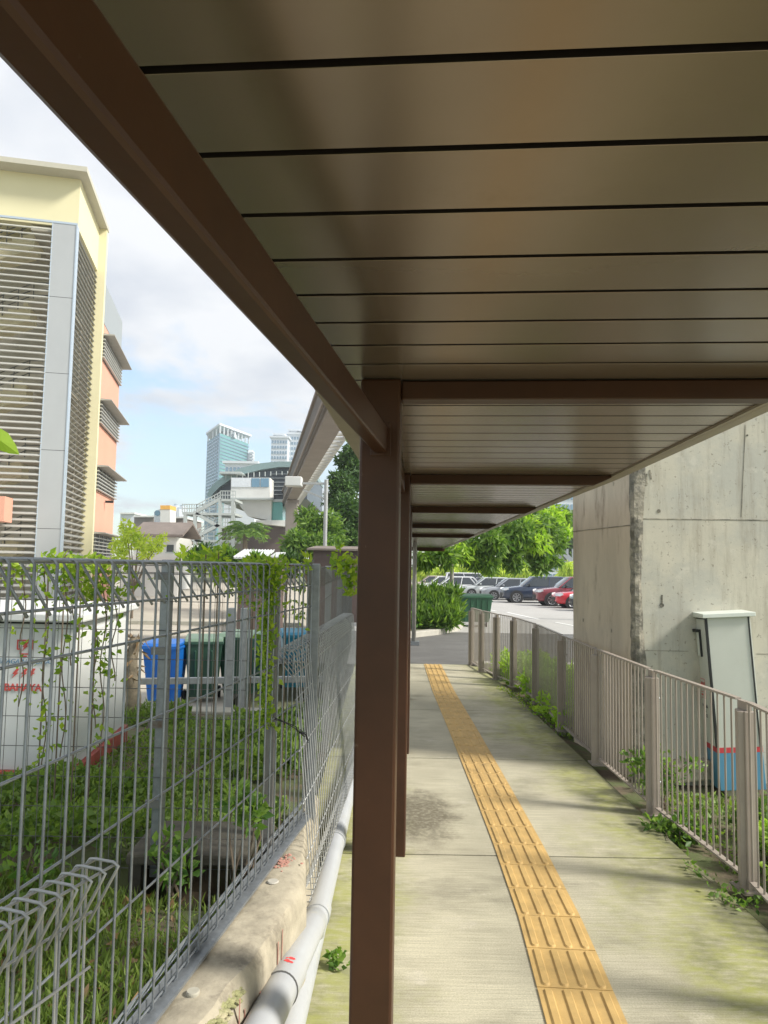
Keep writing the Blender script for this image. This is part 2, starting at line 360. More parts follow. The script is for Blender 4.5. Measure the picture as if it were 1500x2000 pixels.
def leaves(name, P, m, parent=None, size=(.05, .1), aspect=.5, D=None, up=.0, fold=.25, jitter=1.0):
    """P: Nx3 leaf bases; D: preferred directions"""
    P = np.asarray(P, dtype=float); n = len(P)
    d = rng.normal(size=(n, 3))*jitter
    if D is not None: d += np.asarray(D)
    d[:, 2] += up
    d /= np.linalg.norm(d, axis=1, keepdims=True)+1e-9
    q = rng.normal(size=(n, 3)); q[:, 2] *= .5
    w = np.cross(d, q); w /= np.linalg.norm(w, axis=1, keepdims=True)+1e-9
    nn = np.cross(w, d)
    L = rng.uniform(size[0], size[1], size=(n, 1)); wd = L*aspect*.5
    a = P; t = P+d*L; mid = P+d*L*.45
    l = mid-w*wd+nn*wd*fold*2; r = mid+w*wd+nn*wd*fold*2
    V = np.stack([a, l, t, r], 1).reshape(-1, 3)
    me = bpy.data.meshes.new(name); me.vertices.add(4*n); me.vertices.foreach_set('co', V.ravel())
    idx = np.arange(n)*4
    F = np.stack([idx, idx+2, idx+1, idx, idx+3, idx+2], 1).reshape(-1)
    me.loops.add(6*n); me.loops.foreach_set('vertex_index', F)
    me.polygons.add(2*n); me.polygons.foreach_set('loop_start', np.arange(0, 6*n, 3)); me.polygons.foreach_set('loop_total', np.full(2*n, 3))
    me.update(); me.validate(); me.materials.append(M[m])
    o = bpy.data.objects.new(name, me); C.objects.link(o)
    if parent: o.parent = parent
    return o
def blobpts(blobs, n, shell=.55, flat=1.0):
    """points in a set of ellipsoidal clumps, mostly near their surfaces"""
    w = np.array([b[3]**2 for b in blobs]); w = w/w.sum(); out = []; dr = []
    for b, k in zip(blobs, rng.multinomial(n, w)):
        v = rng.normal(size=(k, 3)); v /= np.linalg.norm(v, axis=1, keepdims=True)
        rr = (shell+(1-shell)*rng.random((k, 1)))*b[3]*(1+.18*np.sin(v[:, :1]*7+b[0])*np.cos(v[:, 2:3]*6+b[1]))
        out.append(np.array(b[:3])+v*rr*np.array([1, 1, flat])); dr.append(v)
    return np.concatenate(out), np.concatenate(dr)

exec_order = []

# ================================================================== SETTING
def zroad(y):
    return -.012 if y < 12.8 else (-.02-.40*(y-12.8)/32 if y < 45 else max(-.42-.02*(y-45)/10, -.6))
mb = MB(); mb.add([(-1500, -60, -.75), (1500, -60, -.75), (1500, 2600, -.75), (-1500, 2600, -.75)], [(0, 1, 2, 3)])
tag(mb.build('ground', 'earth'), kind='structure')

# footpath slabs with open joints
def fx(y):  # right edge of the footpath
    xs = [(-4, 1.98), (2, 1.9), (4, 1.86), (6, 1.84), (9, 1.82), (10.5, 1.8), (12.85, 1.66)]
    return float(np.interp(y, [a for a, b in xs], [b for a, b in xs]))
mb = MB(); joints = [-3, -.1, 2.2, 4.4, 6.56, 8.75, 10.9, 12.85]
for a, b in zip(joints[:-1], joints[1:]):
    a2, b2 = a+.008, b-.008
    k = 6
    for i in range(k):
        y0 = a2+(b2-a2)*i/k; y1 = a2+(b2-a2)*(i+1)/k
        mb.add([(-.46, y0, 0), (fx(y0), y0, 0), (fx(y1), y1, 0), (-.46, y1, 0)], [(0, 1, 2, 3)])
    mb.add([(-.46, a2, 0), (fx(a2), a2, 0), (fx(a2), a2, -.15), (-.46, a2, -.15)], [(0, 3, 2, 1)])
    mb.add([(-.46, b2, 0), (fx(b2), b2, 0), (fx(b2), b2, -.15), (-.46, b2, -.15)], [(0, 1, 2, 3)])
    mb.add([(fx(a2), a2, 0), (fx(b2), b2, 0), (fx(b2), b2, -.3), (fx(a2), a2, -.3)], [(0, 3, 2, 1)])
tag(mb.build('footpath', 'footpath', recalc=False), kind='structure')
mb = MB(); mb.lohi((-.46, -3, -.2), (1.6, 12.8, -.03)); tag(mb.build('footpath_bed', 'soil'), kind='structure')
# driveway, its asphalt colour darkened for the tree's shade, and car park
mb = MB()
for y0, y1 in ((12.86, 16), (16, 20.5)):
    mb.add([(-2.5, y0, zroad(y0)), (14, y0, zroad(y0)), (14, y1, zroad(y1)), (-2.5, y1, zroad(y1))], [(0, 1, 2, 3)])
tag(mb.build('road', 'asphalt'), kind='structure')
mb = MB()
ys = [20.51, 28, 36, 45, 55, 70]
for y0, y1 in zip(ys[:-1], ys[1:]):
    mb.add([(-1.5, y0, zroad(y0)), (40, y0, zroad(y0)), (40, y1, zroad(y1)), (-1.5, y1, zroad(y1))], [(0, 1, 2, 3)])
mb.add([(14.01, 8, -.05), (40, 8, -.05), (40, 20.5, zroad(20.5)), (14.01, 20.5, zroad(20.5))], [(0, 1, 2, 3)])
tag(mb.build('car_park_surface', 'carpark'), kind='structure')
mb = MB()
for (a, b) in (((990, 1190), (1052, 1206)), ((1085, 1213), (1160, 1229)), ((940, 1181), (968, 1187))):
    p = atz(*a, -.13); q = atz(*b, -.13)
    for P_ in (p, q): P_.z = zroad(P_.y)+.006
    mb.bar(p, q, .13, .004)
tag(mb.build('road_markings', 'white_line'), kind='structure')
# low lane to the left, beyond the yard
mb = MB(); mb.add([(-60, 8.2, -.6), (-2.51, 8.2, -.6), (-2.51, 22, -.6), (-1.6, 22, -.6), (-1.6, 90, -.6), (-60, 90, -.6)], [(0, 1, 2, 3, 4, 5)])
tag(mb.build('side_lane', 'side_road'), kind='structure')
mb = MB(); mb.lohi((-40, 27, -.6), (-3, 27.3, -.46)); tag(mb.build('lane_kerb', 'concrete'), kind='structure')

# raised yard terrain on the left
FX0 = -.63; FS = .16
def fence_x(y): return FX0+FS*(y-1.857) if y <= 3.62 else FX0+FS*(3.62-1.857)-.02*(y-3.62)
def yard_z(x, y):
    z = np.interp(y, [0, 3.0, 3.3, 4.6, 6.2, 7.7], [.43, .43, .40, .28, .2, .13])
    z -= .13*max(0, min(1, min((x+1.14)/.08, (-.56-x)/.08, (y-2.84)/.05, (3.3-y)/.1)))
    return z + .03*math.sin(x*2.3+y)*math.cos(y*2.9-x)
nx, ny = 60, 60; vs = []; fs = []
for j in range(ny+1):
    y = -.5+8.2*j/ny
    for i in range(nx+1):
        x1 = fence_x(max(y, .2))-.03; x = -14+(x1+14)*(i/nx)**.5
        vs.append((x, y, yard_z(x, y)))
for j in range(ny):
    for i in range(nx):
        a = j*(nx+1)+i; fs.append((a, a+1, a+nx+2, a+nx+1))
mb = MB(); mb.add(vs, fs); tag(mb.build('yard_ground', 'soil', smooth=True), kind='structure')

# garden strip to the right, behind the railing
def gz(x, y): return -.09+.05*math.sin(x*3+y*2)*math.cos(y*1.7)
vs = []; fs = []; nx, ny = 30, 60
for j in range(ny+1):
    y = -1+13.6*j/ny
    for i in range(nx+1):
        x = 1.62+12*(i/nx)**1.6; vs.append((x, y, gz(x, y)))
for j in range(ny):
    for i in range(nx):
        a = j*(nx+1)+i; fs.append((a, a+1, a+nx+2, a+nx+1))
mb = MB(); mb.add(vs, fs); tag(mb.build('garden_bed', 'soil', smooth=True), kind='structure')
# kerb where the path meets the driveway
mb = MB(); mb.lohi((1.64, 12.6, -.2), (14, 12.84, .07)); tag(mb.build('garden_kerb', 'concrete_pale', bevel=.02), kind='structure')

# ================================================================== TACTILE PAVING
TC = [(-1, .62), (1.2, .71), (2.83, .793), (3.6, .842), (4.6, .863), (5.8, .869), (7.6, .871), (10, .862), (12.84, .90)]
def tcx(y): return float(np.interp(y, [a for a, b in TC], [b for a, b in TC]))
t = thing('tactile_paving', 'long strip of yellow tactile guide tiles laid along the concrete footpath', 'tactile paving', loc=(.7, 4, 0))
base = MB(); bars = MB(); y = -.3
while y < 12.7:
    y2 = y+.304; c0 = Vector((tcx(y), y, 0)); c1 = Vector((tcx(y2), y2, 0)); d = (c1-c0).normalized(); n = Vector((d.y, -d.x, 0))
    a0 = c0+d*.003; a1 = c1-d*.0025
    base.add([a0-n*.152, a0+n*.152, a1+n*.152, a1-n*.152]+[q+Vector((0, 0, .007)) for q in (a0-n*.152, a0+n*.152, a1+n*.152, a1-n*.152)],
             [(4, 5, 6, 7), (0, 1, 5, 4), (1, 2, 6, 5), (2, 3, 7, 6), (3, 0, 4, 7)])
    for k in range(4):
        off = (-.1125+.075*k)
        p0 = c0+n*off+d*.027; p1 = c0+n*off+d*.277
        lo = []; hi = []
        for s_, (e, dr) in enumerate(((p0, -1), (p1, 1))):
            for i in range(7):
                a = math.pi*i/6
                v = (n*math.cos(a)*(-dr)+d*dr*math.sin(a))
                lo.append(e+v*.0185+Vector((0, 0, .0068))); hi.append(e+v*.0125+Vector((0, 0, .0145)))
        # order: p0 arc then p1 arc
        m_ = len(lo); bars.add(lo+hi, [tuple(range(m_, 2*m_))]+[(i, (i+1) % m_, m_+(i+1) % m_, m_+i) for i in range(m_)])
    y = y2
for o in (base.build('tile_base', 'tactile', t), bars.build('guide_bars', 'tactile', t)): o.location = (-.7, -4, 0)

# ================================================================== CANOPY
can = thing('walkway_canopy', 'brown metal canopy over the footpath with slatted ceiling and a row of square posts', 'canopy')
CZ = 2.272                         # ceiling underside
PST = [(-.012, 2.2), (.10, 4.42), (.205, 6.75), (.31, 9.4), (.40, 12.3), (.47, 15.2), (.54, 18.2)]
LE = [(-.573, -.6), (-.182, 2.159), (-.077, 3.89), (-.045, 4.42), (.06, 6.75), (.16, 9.4), (.25, 12.3), (.34, 15.2), (.50, 21)]
RE = [(.93, -.6), (1.25, 1.9), (1.39, 4.42), (1.43, 6.75), (1.48, 9.4), (1.57, 12.3), (1.62, 15.2), (1.74, 21)]
def ex(E, y): return float(np.interp(y, [b for a, b in E], [a for a, b in E]))
PS = -.08                          # slope of the panel joints in plan
ceil = MB(); side = MB(); pitch = .1745
def line_hit(E, y0):
    x = 0
    for _ in range(8): x = ex(E, y0+PS*x)
    return x, y0+PS*x
y0 = .7834-6*.1745-.012
k = 0
while y0 < 20.8:
    ya, yb = y0+.007, y0+pitch-.007
    (lx0, ly0), (rx0, ry0) = line_hit(LE, ya), line_hit(RE, ya)
    (lx1, ly1), (rx1, ry1) = line_hit(LE, yb), line_hit(RE, yb)
    q = [Vector((lx0, ly0, 0)), Vector((rx0, ry0, 0)), Vector((rx1, ry1, 0)), Vector((lx1, ly1, 0))]
    def ins(P4, e):
        return [P4[0]+Vector((0, e, 0)), P4[1]+Vector((0, e, 0)), P4[2]-Vector((0, e, 0)), P4[3]-Vector((0, e, 0))]
    a = [v+Vector((0, 0, CZ+.05)) for v in q]; b_ = [v+Vector((0, 0, CZ+.0006)) for v in q]; c_ = [v+Vector((0, 0, CZ)) for v in ins(q, .0006)]
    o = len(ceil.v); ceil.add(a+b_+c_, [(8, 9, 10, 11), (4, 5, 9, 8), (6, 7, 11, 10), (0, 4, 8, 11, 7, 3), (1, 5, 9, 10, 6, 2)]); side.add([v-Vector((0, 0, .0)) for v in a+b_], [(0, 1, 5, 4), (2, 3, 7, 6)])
    y0 += pitch; k += 1
ceil.build('ceiling_panels', 'ceiling', can, recalc=True); side.build('joint_shade_walls', 'groove_shade', can)  # panel side walls coloured near-black to stand in for recess shade
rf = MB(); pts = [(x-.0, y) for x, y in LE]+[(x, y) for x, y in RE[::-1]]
rf.prism([(x, y, CZ+.055) for x, y in pts], (0, 0, .02)); rf.build('groove_backing', 'groove_shade', can)
rf = MB(); rf.prism([(x, y, CZ+.13) for x, y in [(x-.05, y) for x, y in LE]+[(x+.05, y) for x, y in RE[::-1]]], (0, 0, .03)); rf.build('roof_sheet', 'brown', can)
def fascia(E, side, name):
    m = MB()
    for (xa, ya), (xb, yb) in zip(E[:-1], E[1:]):
        a = Vector((xa+side*.028, ya, CZ+.065)); b = Vector((xb+side*.028, yb, CZ+.065)); m.bar(a, b, .05, .15)
        m.bar(a+Vector((side*-.033, 0, -.068)), b+Vector((side*-.033, 0, -.068)), .018, .012)
    return m.build(name, 'rail_paint', can)
fascia(LE, -1, 'fascia'); fascia(RE, 1, 'fascia')
m = MB(); m.bar((LE[-1][0]-.05, 21.03, 2.25), (RE[-1][0]+.05, 21.03, 2.25), .05, .14); m.build('fascia', 'brown', can)
for i, (x, y) in enumerate(PST):
    m = MB(); m.box((x, y, 1.12), (.122, .122, 2.30), rz=-.07); m.build('post', 'brown', can, bevel=.008)
    if i > 4: continue
    xe = ex(RE, y)-.02
    m = MB()
    a = Vector((x+.063, y, 0)); e = Vector((xe, y+PS*(xe-x), 0)); d = (e-a).normalized(); n = Vector((-d.y, d.x, 0))
    z1 = CZ-.002; z0 = 2.212
    prof = [a+Vector((0, 0, z0)), e-d*.10+Vector((0, 0, z0)), e+Vector((0, 0, z1-.012)), e+Vector((0, 0, z1)), a+Vector((0, 0, z1))]
    m.prism([p-n*.035 for p in prof], n*.07); m.build('cross_beam', 'brown', can, bevel=.004)
# longitudinal box beam of the nearest bay
d = Vector((.141, 1, 0)).normalized(); e = Vector((-.2936+.141*2.136-.0213, 2.136, 2.082)); m = MB(); m.bar(e-d*2.9, e, .042, .080); m.build('edge_beam', 'brown', can, bevel=.007)
m = MB(); m.bar(e-d*.003, e+d*.004, .062, .10); m.build('weld_plate', 'brown', can, bevel=.002)
for (ax, ay), (bx, by) in zip(PST[:-1], PST[1:]):
    m = MB(); m.bar((ax-.0, ay+.062, 2.14+.06), (bx-.0, by-.062, 2.14+.06), .05, .09)
    m.build('edge_beam', 'brown', can, bevel=.004)
# ================================================================== RAILING
rl = thing('pedestrian_railing', 'taupe painted steel railing with thin vertical bars along the right edge of the footpath', 'railing')
RP = [atz(px, py, 0) for px, py in ((1462, 1737), (1277, 1590), (1167, 1492), (1099, 1427), (1047, 1374), (1003, 1341), (970, 1327), (941, 1312), (921, 1299))]
RP = [Vector((1.87, RP[0].y-1.16, 0))] + RP
RP = [Vector((1.9, RP[0].y-1.16, 0))] + RP
for i, p in enumerate(RP):
    q = RP[i+1]-p if i < len(RP)-1 else p-RP[i-1]; q.normalize(); ang = math.atan2(-q.x, q.y)
    m = MB(); m.box((p.x, p.y, .475), (.062, .10, .95), rz=ang); m.build('post', 'rail_paint', rl, bevel=.005)
    m = MB(); m.box((p.x-.045, p.y-.035, .475+.0), (.035, .022, .95), rz=ang)
    m.build('post_flange', 'rail_paint', rl, bevel=.003)
    m = MB(); m.box((p.x, p.y, .005), (.13, .15, .012), rz=ang); m.build('base_plate', 'rail_paint', rl)
    m = MB(); m.box((p.x+.0, p.y, .975), (.03, .09, .048), rz=ang); m.build('top_bracket', 'rail_paint', rl)
    for z in (.22, .8):
        for sx in (-1, 1): m = MB(); m.lathe([(0, .05*sx), (.010, .049*sx), (.014, .040*sx), (.014, .03*sx)], (p.x, p.y+.0, z), 'X', 10); m.build('bolt', 'galv', rl, smooth='auto')
for i in range(len(RP)-1):
    a, b = RP[i].copy(), RP[i+1].copy(); q = (b-a).normalized(); a += q*.062; b -= q*.062
    m = MB(); z0 = .06
    m.bar(a+Vector((0, 0, 1.0)), b+Vector((0, 0, 1.0)), .035, .012)
    m.bar(a+Vector((0, 0, z0)), b+Vector((0, 0, z0)), .035, .012)
    L = (b-a).length; n = max(3, int(L/.072)); 
    for k in range(n+1):
        p = a+(b-a)*(k/n); m.tube([p+Vector((0, 0, z0)), p+Vector((0, 0, .998))], .0058, 6)
    m.build('bar_panel', 'rail_paint', rl)

# ================================================================== PIER
pr = thing('concrete_pier', 'massive weathered concrete viaduct pier standing behind the railing on the right', 'pier', loc=(2.1, 6.0, 0))
A = atz(1243, 1512, -.02); B_ = atz(1122, 1443, -.02)
m = MB(); m.prism([(A.x+.05, A.y, -.3), (A.x+8, A.y+.12, -.3), (A.x+8, A.y+1.5, -.3), (B_.x+.02, B_.y, -.3), (A.x-.0, A.y+.05, -.3)], (0, 0, 14)); 
o = m.build('pier_shaft', 'pier', pr, recalc=True); o.location = (-2.1, -6.0, 0)
dv = (B_-A).normalized()
nrm = Vector((-dv.y, dv.x, 0))
m = MB(); a = A+dv*.04+nrm*.004; b = B_+nrm*.004
m.bar(Vector((a.x, a.y, 6.6)), Vector((b.x, b.y, 6.6)), .006, 13.6); o = m.build('side_face', 'pier_side', pr); o.location = (-2.1, -6.0, 0)
# rough chamfered corner: noisy strip
vs = []; fs = []; nz = 170
for j in range(nz+1):
    z = -.3+13.5*(j/nz)**1.6
    for k, (ox, oy) in enumerate(((-.016, .07), (-.02, .02), (.0, -.012), (.035, -.014), (.075+.02*math.sin(z*3)+.012*random.random(), -.005))):
        r_ = random.uniform(-.007, .007); vs.append((A.x+ox+r_*.6, A.y+oy+r_, z))
for j in range(nz):
    for k in range(4): fs.append((j*5+k, j*5+k+1, j*5+k+6, j*5+k+5))
m = MB(); m.add(vs, fs); o = m.build('worn_corner', 'pier_corner', pr); o.location = (-2.1, -6.0, 0)
def pier_front(px, py, off=0):
    p = at(px, py, A.y); p = at(px, py, A.y+.015*(p.x-A.x)-off); return p
m = MB()
for px, py, r in ((1287, 998, .016), (1293, 1182, .018), (1263, 945, .014), (1259, 936, .010), (1270, 925, .012), (1245, 931, .016), (1460, 850, .008), (1496, 880, .008)):
    p = pier_front(px, py, .004); m.lathe([(0, -.001), (r, -.001), (r*1.15, .006)], p, 'Y', 12)
for px, py, px2, py2 in ((1293, 1162, 1293, 1180), (1269, 918, 1272, 936), (1263, 925, 1263, 944)):
    m.bar(pier_front(px, py, .003), pier_front(px2, py2, .003), .012, .004, up=Vector((0, 1, 0)))
o = m.build('tie_holes', 'pier_corner', pr); o.location = (-2.1, -6.0, 0)
m = MB()
for a_, b_ in (((1240, 1013), (1760, 1019)), ((1456, 830), (1448, 1010)), ((1478, 1277), (1760, 1280)), ((1240, 1270), (1345, 1272))):
    w = .007 if a_[1] == 1013 else .003
    m.bar(pier_front(*a_, .002), pier_front(*b_, .002), w, .003, up=Vector((0, 1, 0)))
o = m.build('formwork_joints', 'pier_corner', pr); o.location = (-2.1, -6.0, 0)
m = MB()
for z in (2.1,):
    m.bar(Vector((A.x, A.y, z))+nrm*.009+dv*.05, Vector((B_.x, B_.y, z))+nrm*.009, .003, .006)
for s_, z in ((.35, 1.15), (.85, 1.2), (.3, 2.5), (.75, 2.6)):
    p = A+dv*(s_*1.2)+nrm*.0085; m.lathe([(0, 0), (.02, 0)], (p.x, p.y, z), 'X', 12)
o = m.build('tie_holes', 'pier_corner', pr); o.location = (-2.1, -6.0, 0)

# ================================================================== TEXT HELPER
def text_mesh(txt, size, name, m, parent, mtx, italic=0, sx=1.0, bold=0.0):
    cu = bpy.data.curves.new(name+'_c', 'FONT'); cu.body = txt; cu.size = size; cu.extrude = .0008; cu.align_x = 'CENTER'; cu.align_y = 'CENTER'; cu.shear = italic; cu.offset = bold
    tmp = bpy.data.objects.new('tmp', cu); C.objects.link(tmp)
    dg = bpy.context.evaluated_depsgraph_get(); dg.update()
    me = bpy.data.meshes.new_from_object(tmp.evaluated_get(dg)); bpy.data.objects.remove(tmp); bpy.data.curves.remove(cu)
    for v in me.vertices: v.co.x *= sx
    me.name = name; me.materials.clear(); me.materials.append(M[m])
    o = bpy.data.objects.new(name, me); C.objects.link(o); o.parent = parent; o.matrix_basis = mtx
    return o
def face_mtx(p, xdir, zdir=Vector((0, 0, 1))):
    x = Vector(xdir).normalized(); z = Vector(zdir).normalized(); n = x.cross(z)
    return Matrix(((x.x, z.x, n.x, p[0]), (x.y, z.y, n.y, p[1]), (x.z, z.z, n.z, p[2]), (0, 0, 0, 1)))
BOLT = [(.12, .5), (.42, .5), (.16, .08), (.36, .08), (-.3, -.5), (-.06, -.06), (-.28, -.06)]
def bolt_sign(mb_, c, h, x, z, n, th=.0015):
    x = Vector(x); z = Vector(z); n = Vector(n); c = Vector(c)
    mb_.prism([c+x*(a*h)+z*(b*h) for a, b in BOLT], n*th)

# ================================================================== GREY FEEDER PILLAR (right)
fp = thing('electrical_cabinet', 'tilted pale grey electrical cabinet with red and blue painted base beside the pier', 'electrical cabinet')
wC, dC, hC = .36, .37, 1.40
pb = atz(1408, 1530, -.02); pb = Vector((pb.x, pb.y, -.08)); fp.location = pb; fp.rotation_euler = (R(-1.0), R(-3.6), R(-4))
m = MB(); m.lohi((0, 0, .34), (wC, dC, hC)); m.build('body', 'cabinet_grey', fp, bevel=.004)
m = MB(); m.lohi((-.001, -.001, .0), (wC+.001, dC+.001, .30)); m.build('base', 'cabinet_blue', fp, bevel=.003)
m = MB(); m.lohi((-.002, -.002, .30), (wC+.002, dC+.002, .342)); m.build('base_band', 'cabinet_red', fp)
m = MB(); m.prism([(-.035, -.03, hC+.0), (-.035, dC+.03, hC+.0), (-.035, dC+.03, hC+.05), (-.035, -.03, hC+.035)], (wC+.07, 0, 0)); m.build('cap', 'cabinet_top', fp, bevel=.004)
m = MB()
m.lohi((-.009, -.009, .345), (.008, .008, hC-.002)); m.lohi((wC-.022, -.006, .345), (wC-.012, .002, hC-.002))
m.lohi((-.006, .0, hC-.012), (.001, dC, hC-.003)); m.build('gasket', 'gasket', fp)
m = MB(); m.lohi((-.012, .02, .352), (-.0, dC-.004, hC-.016)); dr = m.build('door', 'cabinet_grey', fp, bevel=.003)
m = MB(); m.lohi((-.022, .12, hC-.33), (-.012, .20, hC-.10)); m.build('handle_plate', 'cabinet_top', dr, bevel=.004)
m = MB(); m.lohi((-.03, .105, hC-.33), (-.012, .118, hC-.10)); m.lohi((-.05, .12, hC-.125), (-.022, .36, hC-.10)); m.build('handle', 'gasket', dr, bevel=.004)
m = MB(); X_ = -.0135; yc = .17; zc = .80
for (a, b) in (((yc-.05, zc-.08), (yc+.05, zc-.08)), ((yc-.05, zc+.08), (yc+.05, zc+.08)), ((yc-.05, zc-.03), (yc+.05, zc-.03))):
    m.lohi((X_, a[0], a[1]-.002), (X_+.0015, b[0], b[1]+.002))
for yy in (yc-.05, yc+.05): m.lohi((X_, yy-.002, zc-.08), (X_+.0015, yy+.002, zc+.08))
for k in (-1, 0, 1): bolt_sign(m, (X_+.0005, yc+k*.028, zc+.03), .05, (0, -1, 0), (0, 0, 1), (-1, 0, 0))
m.build('warning_sign', 'print_red', fp)
mx_ = lambda y_, z_: face_mtx((X_-.0005, y_, z_), (0, -1, 0))
text_mesh('BAHAYA', .022, 'lettering', 'print_red', fp, mx_(yc, zc-.055))
for s_, z_ in (('N. 4.66', .655), ('G', .615), ('N-25', .575)): text_mesh(s_, .038, 'lettering', 'print_black', fp, mx_(yc-.02, z_))
m = MB(); m.lohi((.05, .02, -.12), (wC-.05, dC-.02, .01)); m.build('foot', 'concrete', fp)

# rubble block by it
t = tag(MB().prism([(0, 0, 0), (.34, .02, 0), (.36, .2, 0), (.05, .26, 0), (-.03, .12, 0)], (.01, .01, .16)).build('concrete_block', 'kerb_old', bevel=.02), 'broken concrete block lying at the foot of the pier near the tilted cabinet', 'concrete block')
p = atz(1318, 1530, -.05); t.location = (p.x, p.y, -.06); t.rotation_euler = (.05, -.06, .1)

# ================================================================== KERB WALL AND PIPES
def kx(y): return fence_x(y)+.185 if y < 2.9 else max(fence_x(y)+.03, -.285-.09*(y-2.9))
kb = thing('kerb_wall', 'low stained concrete kerb wall carrying the wire fence beside the pipes', 'kerb wall', loc=(-.5, 2, 0))
m = MB(); vs = []; ys = np.arange(.3, 4.0, .05); fs = []
rngk = random.Random(3)
for j, y in enumerate(ys):
    xr = kx(y); xl = fence_x(y)-.05
    chip = .06*max(0, min(1, (2.3-y)/.16))*(.8+.2*math.sin(y*23))+.006*math.sin(y*9)
    prof = [(xl, .30), (xl, .455), (xl+.012, .468), (xr-.05-chip, .478+.004*math.sin(y*5)), (xr-.018-chip*.8, .470), (xr-.003-chip*.3, .448-chip*.5), (xr+.002, .40-chip*.4), (xr+.004, .2), (xr+.006, -.02)]
    vs += [(a+rngk.uniform(-.0015, .0015), y, b+rngk.uniform(-.0015, .0015)) for a, b in prof]
n_ = len(prof)
for j in range(len(ys)-1):
    for k in range(n_-1): fs.append((j*n_+k, j*n_+k+1, (j+1)*n_+k+1, (j+1)*n_+k))
m.add(vs, fs); o = m.build('wall_body', 'kerb_old', kb, smooth='auto'); o.location = (.5, -2, 0)
# broken mossy mortar at the near corner
mo = MB(); 
for k in range(620):
    y = rngk.uniform(1.8, 2.24); xx = kx(y)-abs(rngk.gauss(.035, .02)); r = rngk.uniform(.004, .013)
    mo.lathe([(0, -r*.5), (r*.8, -r*.3), (r, 0), (r*.6, r*.28), (0, r*.35)], (xx-.006, y, .470-max(0, (xx-kx(y)+.05))*.5-.012), 'Z', 7)
o = mo.build('mossy_mortar', 'moss', kb, smooth=True); o.location = (.5, -2, 0)
m = MB()
for (px, py, r) in ((808, 1937, 0),):
    pass
p = atz(377, 1937, .479); m.lathe([(0, .004), (.017, .004), (.019, .0), (.019, -.01)], p, 'Z', 20)
o = m.build('embedded_plug', 'concrete', kb); o.location = (.5, -2, 0)
m = MB(); p = atz(533, 1722, .479); m.lathe([(0, .004), (.02, .004), (.023, 0)], p, 'Z', 20); o = m.build('embedded_plug', 'concrete_pale', kb); o.location = (.5, -2, 0)
m = MB()
for k in range(16):
    y = rngk.uniform(2.15, 2.6); z = rngk.uniform(.15, .38); h = rngk.uniform(.02, .11)
    m.lohi((kx(y)+.0045, y, z), (kx(y)+.0065, y+rngk.uniform(.006, .02), z+h))
for k in range(70):
    p = atz(rngk.gauss(553, 13), rngk.gauss(1681, 7), .4785); r = rngk.uniform(.002, .008); m.lathe([(0, .0025), (r, .0015), (r*1.1, -.001)], p, 'Z', 8)
o = m.build('spray_paint', 'pink_spray', kb); o.location = (.5, -2, 0)

pp = thing('drain_pipe', 'white plastic drain pipe on the ground closest to the canopy post', 'pipe', group='white drain pipes beside the kerb')
def pathpts(L, n=40):
    L = [Vector(p) for p in L]; out = []
    for i in range(len(L)-1):
        for k in range(n//(len(L)-1)): out.append(L[i].lerp(L[i+1], k/(n//(len(L)-1))))
    return out+[L[-1]]
r2 = .056
a = atz(566, 2000, r2); b = atz(676, 1560, r2)
m = MB(); m.tube(pathpts([a-(b-a)*.6, b, b+(b-a)*.9]), r2, 24); m.build('pipe_run', 'pvc', pp, smooth='auto')
for px, py in ((664, 1640), (640, 1783)):
    c = a+(b-a)*((atz(px, py, r2).y-a.y)/(b.y-a.y)); d = (b-a).normalized(); m = MB(); m.tube([c-d*.045, c+d*.045], r2+.006, 24); m.build('coupling', 'pvc', pp, smooth='auto')
pp2 = thing('drain_pipe', 'white plastic drain pipe with a red paint mark, nearer the kerb wall', 'pipe', group='white drain pipes beside the kerb')
zc = .20
zc = .34; a2 = atz(521, 1990, zc); b2 = atz(607, 1812, .225); 
c2 = a+(b-a)*((b2.y+.3-a.y)/(b.y-a.y))
d2 = (b2-a2).normalized()
m = MB(); m.tube(pathpts([a2-d2*1.2, b2]), .055, 24); m.build('pipe_run', 'pvc', pp2, smooth='auto')
m = MB(); m.tube([b2-d2*.01, b2+d2*.07, b2.lerp(c2, .6)+Vector((0, 0, .01)), c2], .055, 24); m.build('elbow', 'pvc', pp2, smooth='auto')
jn = atz(547, 1935, .31); jn = a2+d2*((jn.y-a2.y)/d2.y)
m = MB(); m.tube([jn, jn+d2*.17], .0585, 24); m.build('coupling', 'pvc', pp2, smooth='auto')
m = MB(); m.tube([jn-d2*.004, jn], .0595, 24); m.build('seal_ring', 'galv_dark', pp2)
m = MB(); c = jn+d2*.105
for k in range(9):
    th = R(rngk.uniform(70, 96)); q = c+d2*rngk.uniform(-.02, .02); nn_ = Vector((math.cos(th), 0, math.sin(th))); r = rngk.uniform(.004, .011)
    pt = q+nn_*.0594; t1 = Vector((-nn_.z, 0, nn_.x)); m.add([pt+(t1*math.cos(u)+d2*math.sin(u))*r for u in np.linspace(0, 2*math.pi, 8)[:-1]], [tuple(range(7))])
m.build('paint_mark', 'red_paint', pp2)

